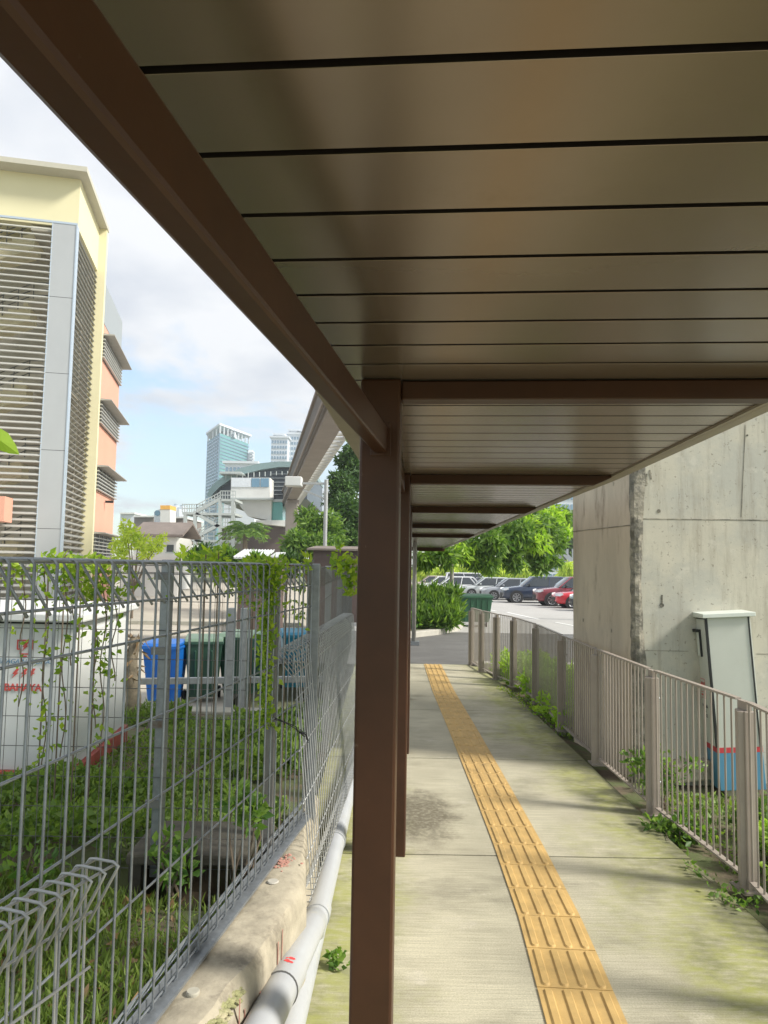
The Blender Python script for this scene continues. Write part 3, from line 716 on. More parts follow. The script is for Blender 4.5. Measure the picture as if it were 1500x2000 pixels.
# ================================================================== WIRE FENCES
def brc_panel(P0, P1, z0, z1, name, m, parent, r=.0033, sp=.075, roll=-.085, hor=(.105, .207, .425, .645, .87), lean=0., bottom=True, side=None, rot=None):
    """roll-topped welded panel: each vertical wire is one bent rod; horizontals run between"""
    P0 = Vector(P0); P1 = Vector(P1); d = (P1-P0); L = d.length; d.normalize()
    n = Vector((d.y, -d.x, 0)).normalized()          # to the right of travel
    w = n*(-1 if roll < 0 else 1); ra = abs(roll); mb = MB(); H = z1-z0
    lv = n*lean
    def pt(s, z, off): return P0+d*s+w*off+Vector((0, 0, z))+lv*(1-(z-z0)/H)
    k = int(L/sp)
    for i in range(k+1):
        s = i*sp; j = rngk.uniform(-.002, .002)
        pts = [pt(s, z0+.0, 0)] if bottom else [pt(s, z0, 0)]
        if bottom: pts = [pt(s, z0+.075, .012), pt(s, z0+.0, ra*.7), pt(s, z0+.0, .01), pt(s, z0+.012, 0)]
        pts += [pt(s+j, z0+.3, 0), pt(s, z1-.012, 0), pt(s, z1-.002, .008), pt(s, z1, .02), pt(s, z1, ra-.012), pt(s, z1-.006, ra), pt(s, z1-.02, ra-.008), pt(s, z1-.118, .010)]
        mb.tube(pts, r, 6)
    for h in hor: mb.tube([pt(-.02, z1-h, .006), pt(L, z1-h, .006)], r*1.05, 6)
    for (z, off) in ((z1-.004, .016), (z1-.006, ra-.012)): mb.tube([pt(-.02, z, off), pt(L, z, off)], r*1.05, 6)
    if bottom: mb.tube([pt(-.02, z0+.012, .008), pt(L, z0+.012, .008)], r, 6); mb.tube([pt(-.02, z0+.004, ra*.65), pt(L, z0+.004, ra*.65)], r, 6); mb.tube([pt(-.02, z0+.085, .006), pt(L, z0+.085, .006)], r, 6)
    return mb.build(name, m, parent, smooth=True, recalc=False)
FT = 1.705; KB = .492
fn = thing('wire_fence', 'near roll-topped galvanised wire fence on the kerb wall running away on the left', 'fence')
brc_panel((fence_x(.55), .55, 0), (fence_x(3.60), 3.60, 0), KB, FT, 'wire_panel', 'galv', fn)
m = MB(); m.bar((fence_x(.4)+.0, .4, .484), (fence_x(3.6)+.0, 3.6, .484), .045, .010); m.bar((fence_x(.4)-.022, .4, .5), (fence_x(3.6)-.022, 3.6, .5), .005, .04)
m.build('base_rail', 'galv', fn)
for px, w_, mt in ((541, .045, 'galv_dark'), (608, .03, 'galv_dark')):
    yy = None
    for y in np.arange(1, 4.5, .002):
        v = Vector((fence_x(y)-.035, y, 1.4))-EYE
        if 750+FPX*v.dot(_r)/v.dot(_f) > px: yy = y; break
    m = MB(); m.lohi((fence_x(yy)-.03-w_, yy-w_/2, .4), (fence_x(yy)-.03, yy+w_/2, 1.70 if px < 600 else 1.735)); m.build('post', mt, fn, bevel=.004)
m = MB(); yy = 3.66; m.lohi((fence_x(yy)-.01, yy-.02, .4), (fence_x(yy)+.03, yy+.02, 1.71)); m.build('post', 'galv', fn, bevel=.004)
# continuing fence farther along
f3 = thing('wire_fence', 'farther stretch of wire fence beyond the corner posts, partly behind the canopy post', 'fence')
brc_panel((fence_x(3.9), 3.9, 0), (fence_x(12.4), 12.4, 0), .35, 1.69, 'wire_panel', 'galv_dark', f3, r=.0018, sp=.1)
for y in (5.9, 8.2, 10.6):
    m = MB(); m.lohi((fence_x(y)-.08, y, .2), (fence_x(y)-.03, y+.05, 1.70)); m.build('post', 'galv_light', f3)
# cross fence at the back of the grass
Y2 = 3.02
f2 = thing('wire_fence', 'thin meshed wire fence crossing behind the grass in front of the white cabinet', 'fence')
m = MB(); x0, x1 = -4.2, fence_x(Y2)-.10
x = x0
while x < x1:
    m.tube([(x, Y2, .42), (x, Y2, 1.70)], .0014, 5); x += .05
for z in np.arange(.46, 1.705, .12):
    for dz in (0, .0): m.tube([(x0, Y2+.003, z), (x1, Y2+.003, z)], .0016, 5)
for z in (1.69, 1.655): m.tube([(x0, Y2-.003, z), (x1, Y2-.003, z)], .0022, 5)
m.build('wire_panel', 'galv_dark', f2, recalc=False)
pA = at(316, 1300, Y2+.04)
m = MB(); m.lohi((pA.x-.010, Y2+.01, .42), (pA.x+.034, Y2+.055, 1.715)); o = m.build('post', 'galv', f2, bevel=.004)
for z in (1.63, 1.32, 1.02, .7):
    q = MB(); q.lohi((pA.x-.034, Y2-.004, z), (pA.x+.034, Y2+.01, z+.03)); q.build('clip', 'galv_dark', o)
m = MB(); m.lohi((-2.6, Y2+.01, .42), (-2.54, Y2+.07, 1.715)); m.build('post', 'galv', f2, bevel=.004)
# footing slab under the post: a lip over a dark hollow
cb = thing('concrete_footing', 'dark concrete footing slab under the fence post at the back of the grass', 'footing')
q0 = at(258, 1640, Y2-.02); q1 = at(490, 1640, Y2-.02)
m = MB(); m.lohi((q0.x, Y2-.09, .505), (q1.x, Y2+.3, .55)); m.build('slab', 'footing', cb, bevel=.01)
m = MB(); m.lohi((q0.x+.02, Y2+.20, .25), (q1.x-.02, Y2+.3, .505)); m.build('back_wall', 'soil', cb)
m = MB(); m.lohi((q0.x, Y2-.05, .28), (q0.x+.05, Y2+.2, .505)); m.build('side_wall', 'footing', cb)

# loose panels leaning
def loose(Pn_top, Pf_top, Pn_bot, zb, zt, label, m_='galv', name='wire_mesh_panel'):
    t_ = thing(name, label, 'wire panel', group='loose wire panels leaning by the kerb')
    lean = (Vector(Pn_bot)-Vector(Pn_top)); d = (Vector(Pf_top)-Vector(Pn_top)); d.z = 0; d.normalize(); n = Vector((d.y, -d.x, 0))
    o = brc_panel((Pn_top[0], Pn_top[1], 0), (Pf_top[0], Pf_top[1], 0), zb, zt, 'wire_mesh', 'galv_light', t_, lean=lean.dot(n), roll=-.09, bottom=True, sp=.06, r=.0024)
    return t_
zt = 1.325
pt_ = at(574, 1272, 3.18); pf_ = atz(690, 1198, zt); pb_ = at(612, 1735, 3.2)
lt = loose(pt_, pf_, pb_, .27, zt, 'loose wire panel leaning between the fence and the canopy post')
pn = atz(0, 1812, 1.13); pf = atz(243, 1676, 1.13); dn = (pf-pn)
t_ = thing('wire_mesh_panel', 'loose grey wire panel at the bottom left corner with its rolled top showing', 'wire panel', group='loose wire panels leaning by the kerb')
brc_panel((pf.x-dn.x*2.0-.07, pf.y-dn.y*2.0, 0), (pf.x-.07, pf.y+.012, 0), .02, 1.13, 'wire_mesh', 'galv_light', t_, lean=.02, roll=.075, sp=.036, r=.0028)
# twisted tie wires on the panel
m = MB(); a = at(536, 1402, 3.0); pts = [a, at(556, 1410, 3.02), at(578, 1419, 3.05), at(582, 1428, 3.05), at(592, 1432, 3.04), at(597, 1430, 3.04), at(602, 1447, 3.03)]
m.tube(pts, .0022, 6); m.tube([p+Vector((.0, 0, -.006+.004*math.sin(i*2))) for i, p in enumerate(pts)], .0018, 6)
for k in range(5): p = at(586+k*2, 1428+k*2, 3.04); m.tube([p+Vector((.006*math.cos(u), .004*math.sin(u*2), .006*math.sin(u))) for u in np.linspace(0, 6, 9)], .0018, 5)
tag(m.build('tie_wire', 'wire_black', smooth=True), 'black twisted tie wire between the fence post and the leaning loose panel', 'tie wire')

# ================================================================== SUBSTATION CABINET (left)
G = .27
sc_ = thing('substation_cabinet', 'white power substation cabinet on a red base behind the wire fences', 'electrical cabinet')
c0 = at(144, 1300, 4.67); c0 = Vector((c0.x, c0.y, 0)); c1 = at(246, 1300, 6.0); c1 = Vector((c1.x, c1.y, 0))
ev = (c1-c0); D_ = ev.length; ev.normalize(); eu = Vector((-ev.y, ev.x, 0)); eu = -eu if eu.x > 0 else eu   # eu to the left
eu = Vector((-1, .02, 0)).normalized()
def cbx(a, b, c, z): return c0+eu*a+ev*b+Vector((0, 0, z))
ztop = 1.30
def cpoly(a0, a1, b0, b1, z0, z1): 
    return MB().prism([cbx(a0, b0, 0, z0), cbx(a1, b0, 0, z0), cbx(a1, b1, 0, z0), cbx(a0, b1, 0, z0)], (0, 0, z1-z0))
cpoly(0, 1.9, 0, D_, G+.10, ztop).build('body', 'cabinet_white', sc_, bevel=.006)
cpoly(-.03, 1.93, -.03, D_+.03, G-.2, G+.10).build('base', 'base_red', sc_, bevel=.006)
cpoly(-.07, 1.97, -.08, D_+.07, ztop+.012, ztop+.07).build('roof', 'cabinet_white', sc_, bevel=.012)
cpoly(-.01, 1.91, -.012, D_+.01, ztop-.004, ztop+.012).build('gasket', 'gasket', sc_)
cpoly(-.006, 0, .10, D_-.08, G+.16, ztop-.06).build('side_door', 'cabinet_white', sc_, bevel=.004)
def onface(px, py):
    p = at(px, py, 4.6)
    d_ = ray(px, py); nn_ = Vector((eu.y, -eu.x, 0)); t0 = (c0-EYE).dot(nn_)/d_.dot(nn_); return EYE+d_*t0-ev*.004
fm = lambda px, py: face_mtx(onface(px, py)-ev*.002, -eu)
m = MB(); X = -eu; Z = Vector((0, 0, 1)); NN = -ev
c = onface(49, 1266)
def rect(cx, cz, w, h): 
    q = c+X*cx+Z*cz; m.prism([q-X*w/2-Z*h/2, q+X*w/2-Z*h/2, q+X*w/2+Z*h/2, q-X*w/2+Z*h/2], NN*.002)
rect(0, .05, .105, .009); rect(-.048, .022, .009, .056); rect(.048, .022, .009, .056); rect(-.038, -.006, .022, .009); rect(.038, -.006, .022, .009)
rect(-.028, -.022, .009, .03); rect(.028, -.022, .009, .03); rect(0, -.036, .056, .008); rect(0, -.052, .032, .008)
bolt_sign(m, c+Z*.012, .06, X, Z, NN, .002); m.build('emblem', 'print_red', sc_)
text_mesh('TENAGA NASIONAL', .042, 'lettering', 'print_blue', sc_, fm(46, 1292), italic=.25)
m = MB()
for px in (30, 47, 62): bolt_sign(m, onface(px, 1315), .062, X, Z, NN, .002)
m.build('hazard_bolts', 'print_red', sc_)
text_mesh('BAHAYA', .062, 'lettering', 'print_red', sc_, fm(45, 1343), bold=.002)

# ================================================================== LOWER LANE: BINS, RAIL, KERB
kw = tag(MB().lohi((-9, 7.65, -.6), (-1.2, 7.9, .16)).build('retaining_kerb', 'concrete', bevel=.015), 'low concrete retaining kerb at the edge of the yard before the bins', 'kerb')
br = thing('pipe_barrier', 'weathered grey steel rail barrier on tall posts in front of the rubbish bins', 'barrier')
y = 8.05; p0 = at(245, 1331, y); p1 = at(640, 1326, y)
m = MB(); m.bar(p0, p1, .05, .07); m.build('rail', 'galv_light', br, bevel=.008)
for px in (451, 475):
    q = at(px, 1300, y-.05); m = MB(); m.lohi((q.x-.035, y-.12, -.5), (q.x+.035, y-.03, 1.22)); m.build('post', 'galv_light', br, bevel=.005)
q = at(262, 1300, y); 
def wheelie(x, y, z, col, lidcol, label, lidopen=0, rz=0., s=1.0):
    t_ = thing('wheelie_bin', label, 'rubbish bin', group='wheelie bins standing in the lane', loc=(x, y, z), rz=rz)
    m = MB(); b0, b1, h0, h1 = .22*s, .29*s, .09*s, .96*s
    lo = [(-b0, -.2*s, h0), (b0, -.2*s, h0), (b0, .26*s, h0), (-b0, .26*s, h0)]; hi = [(-b1, -.34*s, h1), (b1, -.34*s, h1), (b1, .33*s, h1), (-b1, .33*s, h1)]
    m.add(lo+hi, [(0, 3, 2, 1), (0, 1, 5, 4), (1, 2, 6, 5), (2, 3, 7, 6), (3, 0, 4, 7), (4, 5, 6, 7)])
    for k in (-1, 1): m.box((k*.13*s, -.29*s, .5*s), (.03*s, .05*s, .7*s), mtx=Matrix.Rotation(.15, 3, 'X'))
    m.build('body', col, t_, bevel=.02*s)
    m = MB(); m.box((0, 0, h1), (.62*s, .72*s, .045*s)); m.build('rim', col, t_, bevel=.01)
    m = MB(); m.prism([(-.30*s, -.37*s, h1+.025*s), (-.30*s, -.30*s, h1+.07*s), (-.30*s, .25*s, h1+.10*s), (-.30*s, .36*s, h1+.03*s)], (.60*s, 0, 0)); m.build('lid', lidcol, t_, bevel=.015)
    m = MB(); m.tube([(-.24*s, .39*s, h1), (.24*s, .39*s, h1)], .016*s, 8); m.build('handle', col, t_)
    for k in (-1, 1):
        m = MB(); m.lathe([(0, -.025), (.09*s, -.025), (.10*s, -.015), (.10*s, .015), (.09*s, .025), (0, .025)], (k*.25*s, .27*s, .10*s), 'X', 16); m.build('wheel', 'rubber', t_)
    return t_
for px, base, Y, col, lid, lab, rz, s in ((321, 1372, 11.9, 'bin_blue', 'bin_blue', 'bright blue wheelie bin, leftmost in the row of bins', .0, 1.0),
        (396, 1372, 12.3, 'bin_green', 'bin_green_lid', 'dark green wheelie bin with pale lid right beside the bright blue bin', .2, 1.02),
        (470, 1372, 12.6, 'bin_green', 'bin_green_lid', 'dark green wheelie bin seen behind the two barrier posts', -.2, 1.05),
        (580, 1340, 13.4, 'bin_teal', 'bin_teal', 'teal blue wheelie bin seen above the leaning wire panel', .2, 1.1)):
    p = at(px, base, Y); wheelie(p.x, Y, -.6, col, lid, lab, rz=rz, s=s*(1.7-p.z+.0)/2.3*1.0)
st = thing('tree_stump', 'weathered pale stump wrapped in dry fronds beside the white cabinet', 'stump')
p = at(262, 1262, 7.4); m = MB(); 
pts = [(p.x+.02*math.sin(k), 7.4, .1+.12*k) for k in range(8)]; m.tube(pts, .085, 9, r2=.05); m.build('trunk', 'stump', st, smooth=True)
P_ = np.array([(p.x+rng.uniform(-.09, .09), 7.33+rng.uniform(0, .14), rng.uniform(.55, 1.0)) for _ in range(60)]); leaves('fronds', P_, 'leaf_dry', st, size=(.08, .2), aspect=.2, up=-1.2)

# ================================================================== GRASS, GROUND COVER, SHRUBS
def scatter(n, x0, x1, y0, y1, zf, clip=None):
    x = rng.uniform(x0, x1, n); y = rng.uniform(y0, y1, n)
    if clip is not None: k = clip(x, y); x, y = x[k], y[k]
    return np.array([(a, b, zf(a, b)) for a, b in zip(x, y)])
P_ = scatter(52000, -3.4, -.4, 1.0, 3.0, yard_z, lambda x, y: x < FX0+FS*(y-1.857)-.05)
dens = np.sin(P_[:, 0]*5+P_[:, 1]*3)+np.sin(P_[:, 0]*11-P_[:, 1]*7)*.6+rng.normal(size=len(P_))*.8
P_ = P_[dens > -.7]
tag(leaves('grass', P_, 'leaf_grass', size=(.03, .085), aspect=.14, up=1.0, jitter=.75), kind='stuff')
P_ = scatter(1500, -3.2, -.5, 1.2, 3.0, yard_z, lambda x, y: x < FX0+FS*(y-1.857)-.08)
tag(leaves('dead_leaves', P_+np.array([0, 0, .02]), 'leaf_dry', size=(.02, .05), aspect=.5, up=.0), kind='stuff')
def mound(n, x0, x1, y0, y1, zf, h, clip=None):
    p = scatter(n, x0, x1, y0, y1, zf, clip); b = np.clip(.5+.35*np.sin(p[:, 0]*4.1+p[:, 1]*2.2)+.35*np.sin(p[:, 1]*5.3-p[:, 0]*2.7), .05, 1.2)
    p[:, 2] += rng.random(len(p))**.5*h*b; return p
P_ = mound(46000, -5.0, -.5, 3.12, 5.2, yard_z, .2, lambda x, y: (x < -.38-.02*(y-3)) & ~((x > -1.08) & (x < -.55) & (y < 3.4)) & ~((y > 4.5) & (x < -2.1)) & (y < 4.6+.5*np.sin(x*3)))
tag(leaves('ground_cover', P_, 'leaf_cover', size=(.02, .055), aspect=.6, up=.5), kind='stuff')
P_ = mound(16000, -2.0, -.5, 4.6, 7.5, yard_z, .2, lambda x, y: (np.sin(x*5)+np.sin(y*4+x)+.25*y-1.7) + (x+1.2)*1.5 > 0)
tag(leaves('ground_cover', P_, 'leaf_cover', size=(.03, .08), aspect=.6, up=.6), kind='stuff')
P_ = mound(5000, -2.1, -.9, 4.4, 7.2, yard_z, .07)
tag(leaves('ground_cover', P_, 'leaf_cover', size=(.02, .05), aspect=.5, up=.6), kind='stuff')
P_ = mound(9000, -6, -2.0, 7.0, 7.6, yard_z, .1)
tag(leaves('ground_cover', P_, 'leaf_cover', size=(.03, .09), aspect=.2, up=1), kind='stuff')

def plant(name, label, cat, blobs, n, m, size, group=None, stem=None, aspect=.55, flat=.9, base=None, shell=.3, up=.2, stems=5, smat='bark'):
    b0 = base or (blobs[0][0], blobs[0][1], 0)
    t_ = thing(name, label, cat, group)
    P_, D_ = blobpts(blobs, n, shell, flat); leaves('foliage', P_, m, t_, size=size, aspect=aspect, D=D_*.8, up=up)
    q = MB()
    for k in range(stems):
        b = blobs[k % len(blobs)]; a = Vector(b0)+Vector((random.uniform(-.04, .04), random.uniform(-.04, .04), 0)); e = Vector(b[:3])+Vector((random.uniform(-.3, .3)*b[3], random.uniform(-.3, .3)*b[3], b[3]*.6))
        q.tube([a, a.lerp(e, .5)+Vector((random.uniform(-.05, .05), 0, .05)), e], .006, 5, r2=.002)
    q.build('stem', smat, t_)
    return t_
# broad-leaf weeds inside the yard near the footing
for i, (px, py, Y, r, lab) in enumerate(((470, 1560, 2.9, .06, 'leafy weed in front of the dark footing slab, just left of the near fence post'), (330, 1660, 2.9, .09, 'small weed at the foot of the fence post beside the footing'), (60, 1700, 2.85, .14, 'low weed clump at the left edge behind the near fence'))):
    p = at(px, py, Y); plant('weed', lab, 'plant', [(p.x, Y, p.z, r), (p.x+.06, Y-.04, p.z-.05, r*.9)], 130, 'leaf_mid', (.03, .065), group='weeds in the fenced yard', base=(p.x, Y, .42))
# garden strip plants
def bedplants(label, cx, cy, r, n, m, size, hz=.25, **k):
    bl = [(cx+random.uniform(-r, r), cy+random.uniform(-r, r), gz(cx, cy)+hz*random.uniform(.4, 1.), r*random.uniform(.35, .6)) for _ in range(7)]
    return plant('garden_shrub', label, 'shrub', bl, n, m, size, group='shrubs behind the railing', base=(cx, cy, gz(cx, cy)), **k)
bedplants('lime green leafy shrub behind the nearest railing bay, in front of the tilted cabinet', 2.42, 4.15, .28, 4200, 'leaf_lime', (.025, .065), .24)
bedplants('bright leafy shrub at the right edge of the photo behind the railing', 2.5, 3.3, .33, 4200, 'leaf_lime', (.025, .065), .26)
bedplants('green shrub between the tilted cabinet and the railing posts', 2.6, 4.7, .24, 2200, 'leaf_mid', (.03, .065), .2)
bedplants('thin twiggy shrub growing beside the broken concrete block near the pier', 2.1, 5.45, .2, 420, 'leaf_mid', (.03, .07), .38, stems=8)
bedplants('low dark green plant at the foot of the pier corner', 1.98, 4.9, .17, 500, 'leaf_mid', (.03, .07), .12)
for i, (cx, cy, lab) in enumerate(((2.15, 8.1, 'bright lime hedge bush closest to the pier behind the railing'), (2.2, 9.3, 'second bright lime hedge bush beyond the pier behind the railing'), (2.2, 10.5, 'third bright lime hedge bush behind the railing, mid way to the driveway'), (2.15, 11.7, 'farthest lime hedge bush at the end of the railing'))):
    bl = [(cx+random.uniform(-.2, .7), cy+random.uniform(-.6, .6), random.uniform(.0, .28), random.uniform(.16, .28)) for _ in range(12)]
    plant('hedge_bush', lab, 'hedge', bl, 3600, 'leaf_lime', (.04, .09), group='lime hedge bushes behind the railing', base=(cx, cy, -.1))
P_ = mound(9000, 2.08, 5, 2.0, 6.0, gz, .12); tag(leaves('ground_cover', P_, 'leaf_cover', size=(.03, .06), aspect=.6, up=.6), kind='stuff')
P_ = mound(6000, 1.95, 5, 7.3, 12.5, gz, .12); tag(leaves('ground_cover', P_, 'leaf_cover', size=(.03, .07), aspect=.6, up=.6), kind='stuff')
# creepers on the path edge
def creeper(label, pts, n, m='leaf_mid', size=(.02, .045), spread=.04, cat='creeper', name='creeping_weed', h=.03, group='weeds creeping over the path edge'):
    t_ = thing(name, label, cat, group); q = MB(); pts = [Vector(p) for p in pts]; q.tube(pathpts(pts, 12), .0022, 5); q.build('stem', 'bark', t_)
    A_ = []
    for k in range(n):
        i = random.randrange(len(pts)-1); p = pts[i].lerp(pts[i+1], random.random()); A_.append((p.x+random.gauss(0, spread), p.y+random.gauss(0, spread), p.z+abs(random.gauss(0, h))))
    leaves('foliage', A_, m, t_, size=size, aspect=.6, up=.4); return t_
cz = lambda px, py: atz(px, py, .01)
creeper('green weed creeping over the path at the foot of the nearest railing post', [cz(1395, 1742), cz(1425, 1765), cz(1470, 1775), cz(1440, 1740)], 70, size=(.018, .045), spread=.035, h=.02)
creeper('thin weed runner creeping in front of the nearest full railing bay', [cz(1340, 1690), cz(1360, 1700), cz(1392, 1725)], 22, spread=.02)
creeper('small weed at the base of the second railing post', [cz(1285, 1605), cz(1300, 1625), cz(1305, 1640)], 16, spread=.025)
creeper('weedy moss line along the far railing base', [cz(1040, 1388), cz(1020, 1370), cz(1000, 1358), cz(980, 1345)], 150, m='leaf_vine', size=(.02, .04), spread=.045, h=.012)
creeper('weeds by the dark railing post in the middle', [cz(1085, 1430), cz(1060, 1400), cz(1045, 1390)], 50, size=(.02, .04), spread=.035, h=.012)
creeper('small weed tuft growing by the drain pipe at the left of the path', [cz(640, 1880), cz(655, 1895), cz(662, 1870)], 46, m='leaf_mid', size=(.02, .05), spread=.02)
# vines
vn = thing('climbing_vine', 'dense climbing vine over the fence top and hanging down beside the near post', 'vine', group='vines on the wire fences')
Lp = []
for k in range(430):
    px = random.uniform(415, 560); py = 1098+abs(random.gauss(0, 34))*(1 if 440 < px < 570 else .5); Lp.append(at(px, py, 2.99+random.uniform(-.08, .03)))
for k in range(520):
    px = random.gauss(520, 8); py = random.uniform(1100, 1420); Lp.append(at(px, py, 2.98+random.uniform(-.03, .03)))
for k in range(50):
    px = random.gauss(585, 10); Lp.append(at(px, random.uniform(1110, 1230), 3.5+random.uniform(-.05, .03)))
leaves('foliage', Lp, 'leaf_vine', vn, size=(.018, .042), aspect=.6, up=-.4)
q = MB(); q.tube([at(520+4*math.sin(k), 1095+k*28, 2.99) for k in range(13)], .004, 5); q.tube([at(430+k*18, 1102+3*math.sin(k), 3.0) for k in range(9)], .003, 5); q.build('stem', 'bark', vn)
vn = thing('climbing_vine', 'light vine hanging in strands over the white cabinet on the thin meshed fence', 'vine', group='vines on the wire fences')
Lp = []; q = MB()
for px0, yend, nl in ((92, 1500, 75), (130, 1480, 22), (190, 1420, 36), (205, 1460, 50), (48, 1380, 16), (228, 1330, 34), (150, 1300, 18)):
    pts = [at(px0+5*math.sin(k*.9+px0)-k*.6, 1100+(yend-1100)*k/14, Y2-.012) for k in range(15)]; q.tube(pts, .0026, 5)
    for _ in range(int(nl*1.4)):
        k = random.randrange(14); p = pts[k].lerp(pts[k+1], random.random()); Lp.append(p+Vector((random.gauss(0, .022), random.uniform(-.03, .01), random.gauss(0, .01))))
for k in range(220): Lp.append(at(random.uniform(0, 260), 1100+abs(random.gauss(0, 22)), Y2-.02))
for k in range(160): Lp.append(at(random.gauss(170, 45), 1128+abs(random.gauss(0, 25)), Y2-.02))
leaves('foliage', Lp, 'leaf_vine', vn, size=(.018, .042), aspect=.55, up=-.1); q.build('stem', 'bark', vn)
vn = thing('climbing_vine', 'fresh green vine shoots on the far fence top close to the canopy post', 'vine', group='vines on the wire fences')
Lp = [at(random.gauss(672, 20), random.gauss(1100, 13), 4.6+random.uniform(-.1, .1)) for _ in range(110)]+[at(random.gauss(684, 6), random.uniform(1100, 1160), 4.6) for _ in range(40)]
leaves('foliage', Lp, 'leaf_vine', vn, size=(.03, .075), aspect=.6, up=-.1)
q = MB(); q.tube([at(650+k*6, 1108-k, 4.6) for k in range(8)], .004, 5); q.build('stem', 'bark', vn)
# leafy tops rising behind the cross fence
for px0, px1, pyt, lab in ((80, 210, 1082, 'leafy shoots rising above the fence top at the left before the louvred tower'), (340, 440, 1072, 'leafy bright green shrub rising above the fence in front of the steel stair'), (480, 610, 1090, 'low lime shrub top just above the fence before the street lamp')):
    t_ = thing('shrub', lab, 'shrub', 'shrubs rising behind the cross fence')
    A_ = [at(random.uniform(px0, px1), random.uniform(pyt, 1112)+abs(random.gauss(0, 3)), 3.6+random.uniform(-.1, .3)) for _ in range(170)]
    leaves('foliage', A_, 'leaf_vine', t_, size=(.025, .06), aspect=.5, up=.4)
    q = MB()
    for k in range(4): q.tube([(at(px0+(px1-px0)*(k+.5)/4, 1100, 3.65).x, 3.65, .3), at(px0+(px1-px0)*(k+.5)/4, pyt+6, 3.65)], .004, 5)
    q.build('stem', 'bark', t_)
# one leaf tip at the left edge
lf = thing('overhanging_leaf', 'single long green leaf poking in at the left edge before the louvred tower', 'leaf')
p = at(-30, 835, 2.2); e = at(38, 888, 2.2); mid = p.lerp(e, .5)
m = MB(); w_ = (e-p).normalized().cross(Vector((0, 1, 0)))*.028
m.add([p, p.lerp(e, .3)+w_, mid+w_*1.1, p.lerp(e, .8)+w_*.6, e, p.lerp(e, .8)-w_*.6, mid-w_*1.1+Vector((0, .01, 0)), p.lerp(e, .3)-w_, mid+Vector((0, -.01, 0))], [(0, 1, 8), (1, 2, 8), (2, 3, 8), (3, 4, 8), (4, 5, 8), (5, 6, 8), (6, 7, 8), (7, 0, 8)])
m.build('blade', 'leaf_lime', lf)
m = MB(); m.tube([p+(p-e)*3+Vector((0, 0, -.1)), p+(p-e)*1, p], .003, 6); m.build('stem', 'bark', lf)
#@@BACKGROUND
# ================================================================== TREES
def tree(name, label, group, trunk, blobs, n, m, size, tr=.12, aspect=.4, flat=.85, shell=.35, limbs=True, lr=.5, fz=.45, up=-.3, tmat='bark'):
    t_ = thing(name, label, 'tree', group, loc=trunk)
    B = [(b[0]-trunk[0], b[1]-trunk[1], b[2]-trunk[2], b[3]) for b in blobs]
    P_, D_ = blobpts(B, n, shell, flat); leaves('crown', P_, m, t_, size=size, aspect=aspect, D=D_*.6, up=up)
    q = MB(); top = Vector((np.mean([b[0] for b in B]), np.mean([b[1] for b in B]), max(b[2] for b in B)*.75))
    fork = Vector((top.x*.2*(fz < 1), top.y*.2, top.z*fz)); top = top if fz < 1 else fork+Vector((-.2, 0, 2))
    q.tube([(0, 0, -.3), (0, 0, .2), fork*.6+Vector((.02, 0, 0)), fork, top], tr, 9, r2=tr*.25)
    if limbs:
        for b in B: q.tube([fork*.8, fork.lerp(Vector(b[:3]), .5)+Vector((0, 0, .1)), Vector(b[:3])], tr*lr, 6, r2=tr*.12)
    q.build('trunk', tmat, t_, smooth=True)
    return t_
def clump(px, py, Y, rpx):  p = at(px, py, Y); return (p.x, p.y, p.z, rpx*Y/FPX)
# big tree over the car park edge
bl = [clump(*c) for c in ((1090, 1010, 27, 26), (1060, 1035, 25, 34), (1010, 1040, 24, 34), (960, 1058, 23, 32), (915, 1072, 23, 30), (870, 1085, 22, 24), (830, 1092, 22, 20), (1000, 1085, 24, 22), (1050, 1085, 25, 26), (955, 1095, 23, 16), (1080, 1060, 26, 24), (1040, 975, 27, 30), (960, 985, 25, 40), (860, 1040, 24, 40), (1085, 1095, 25, 12), (1005, 1104, 24, 13), (1055, 1108, 25, 14), (958, 1110, 23.5, 11), (930, 1100, 23, 12))]
tree('broadleaf_tree', 'large hanging green tree over the parked cars, seen below the canopy edge', 'trees', (9.3, 27.5, -.2), bl, 11000, 'leaf_mid', (.16, .38), tr=.22, aspect=.3, up=-.8, limbs=False, fz=1.9)
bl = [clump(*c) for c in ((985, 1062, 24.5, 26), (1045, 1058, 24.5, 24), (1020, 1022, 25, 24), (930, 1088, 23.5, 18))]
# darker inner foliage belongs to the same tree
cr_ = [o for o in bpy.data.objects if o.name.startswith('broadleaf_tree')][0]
P_, D_ = blobpts([(b[0]-9.3, b[1]-27.5, b[2]+.2, b[3]) for b in bl], 2600, .2, .8); leaves('sunlit_foliage', blobpts([(b[0]-9.3, b[1]-27.9, b[2]+.2, b[3]*1.05) for b in bl+[clump(1075, 1010, 26, 24), clump(900, 1080, 23, 22), clump(1100, 1040, 26, 16)]], 1300, .7, .8)[0], 'leaf_lime', cr_, size=(.16, .36), aspect=.3, up=-.7); leaves('inner_foliage', P_, 'leaf_dark', cr_, size=(.18, .4), aspect=.3, up=-.9)
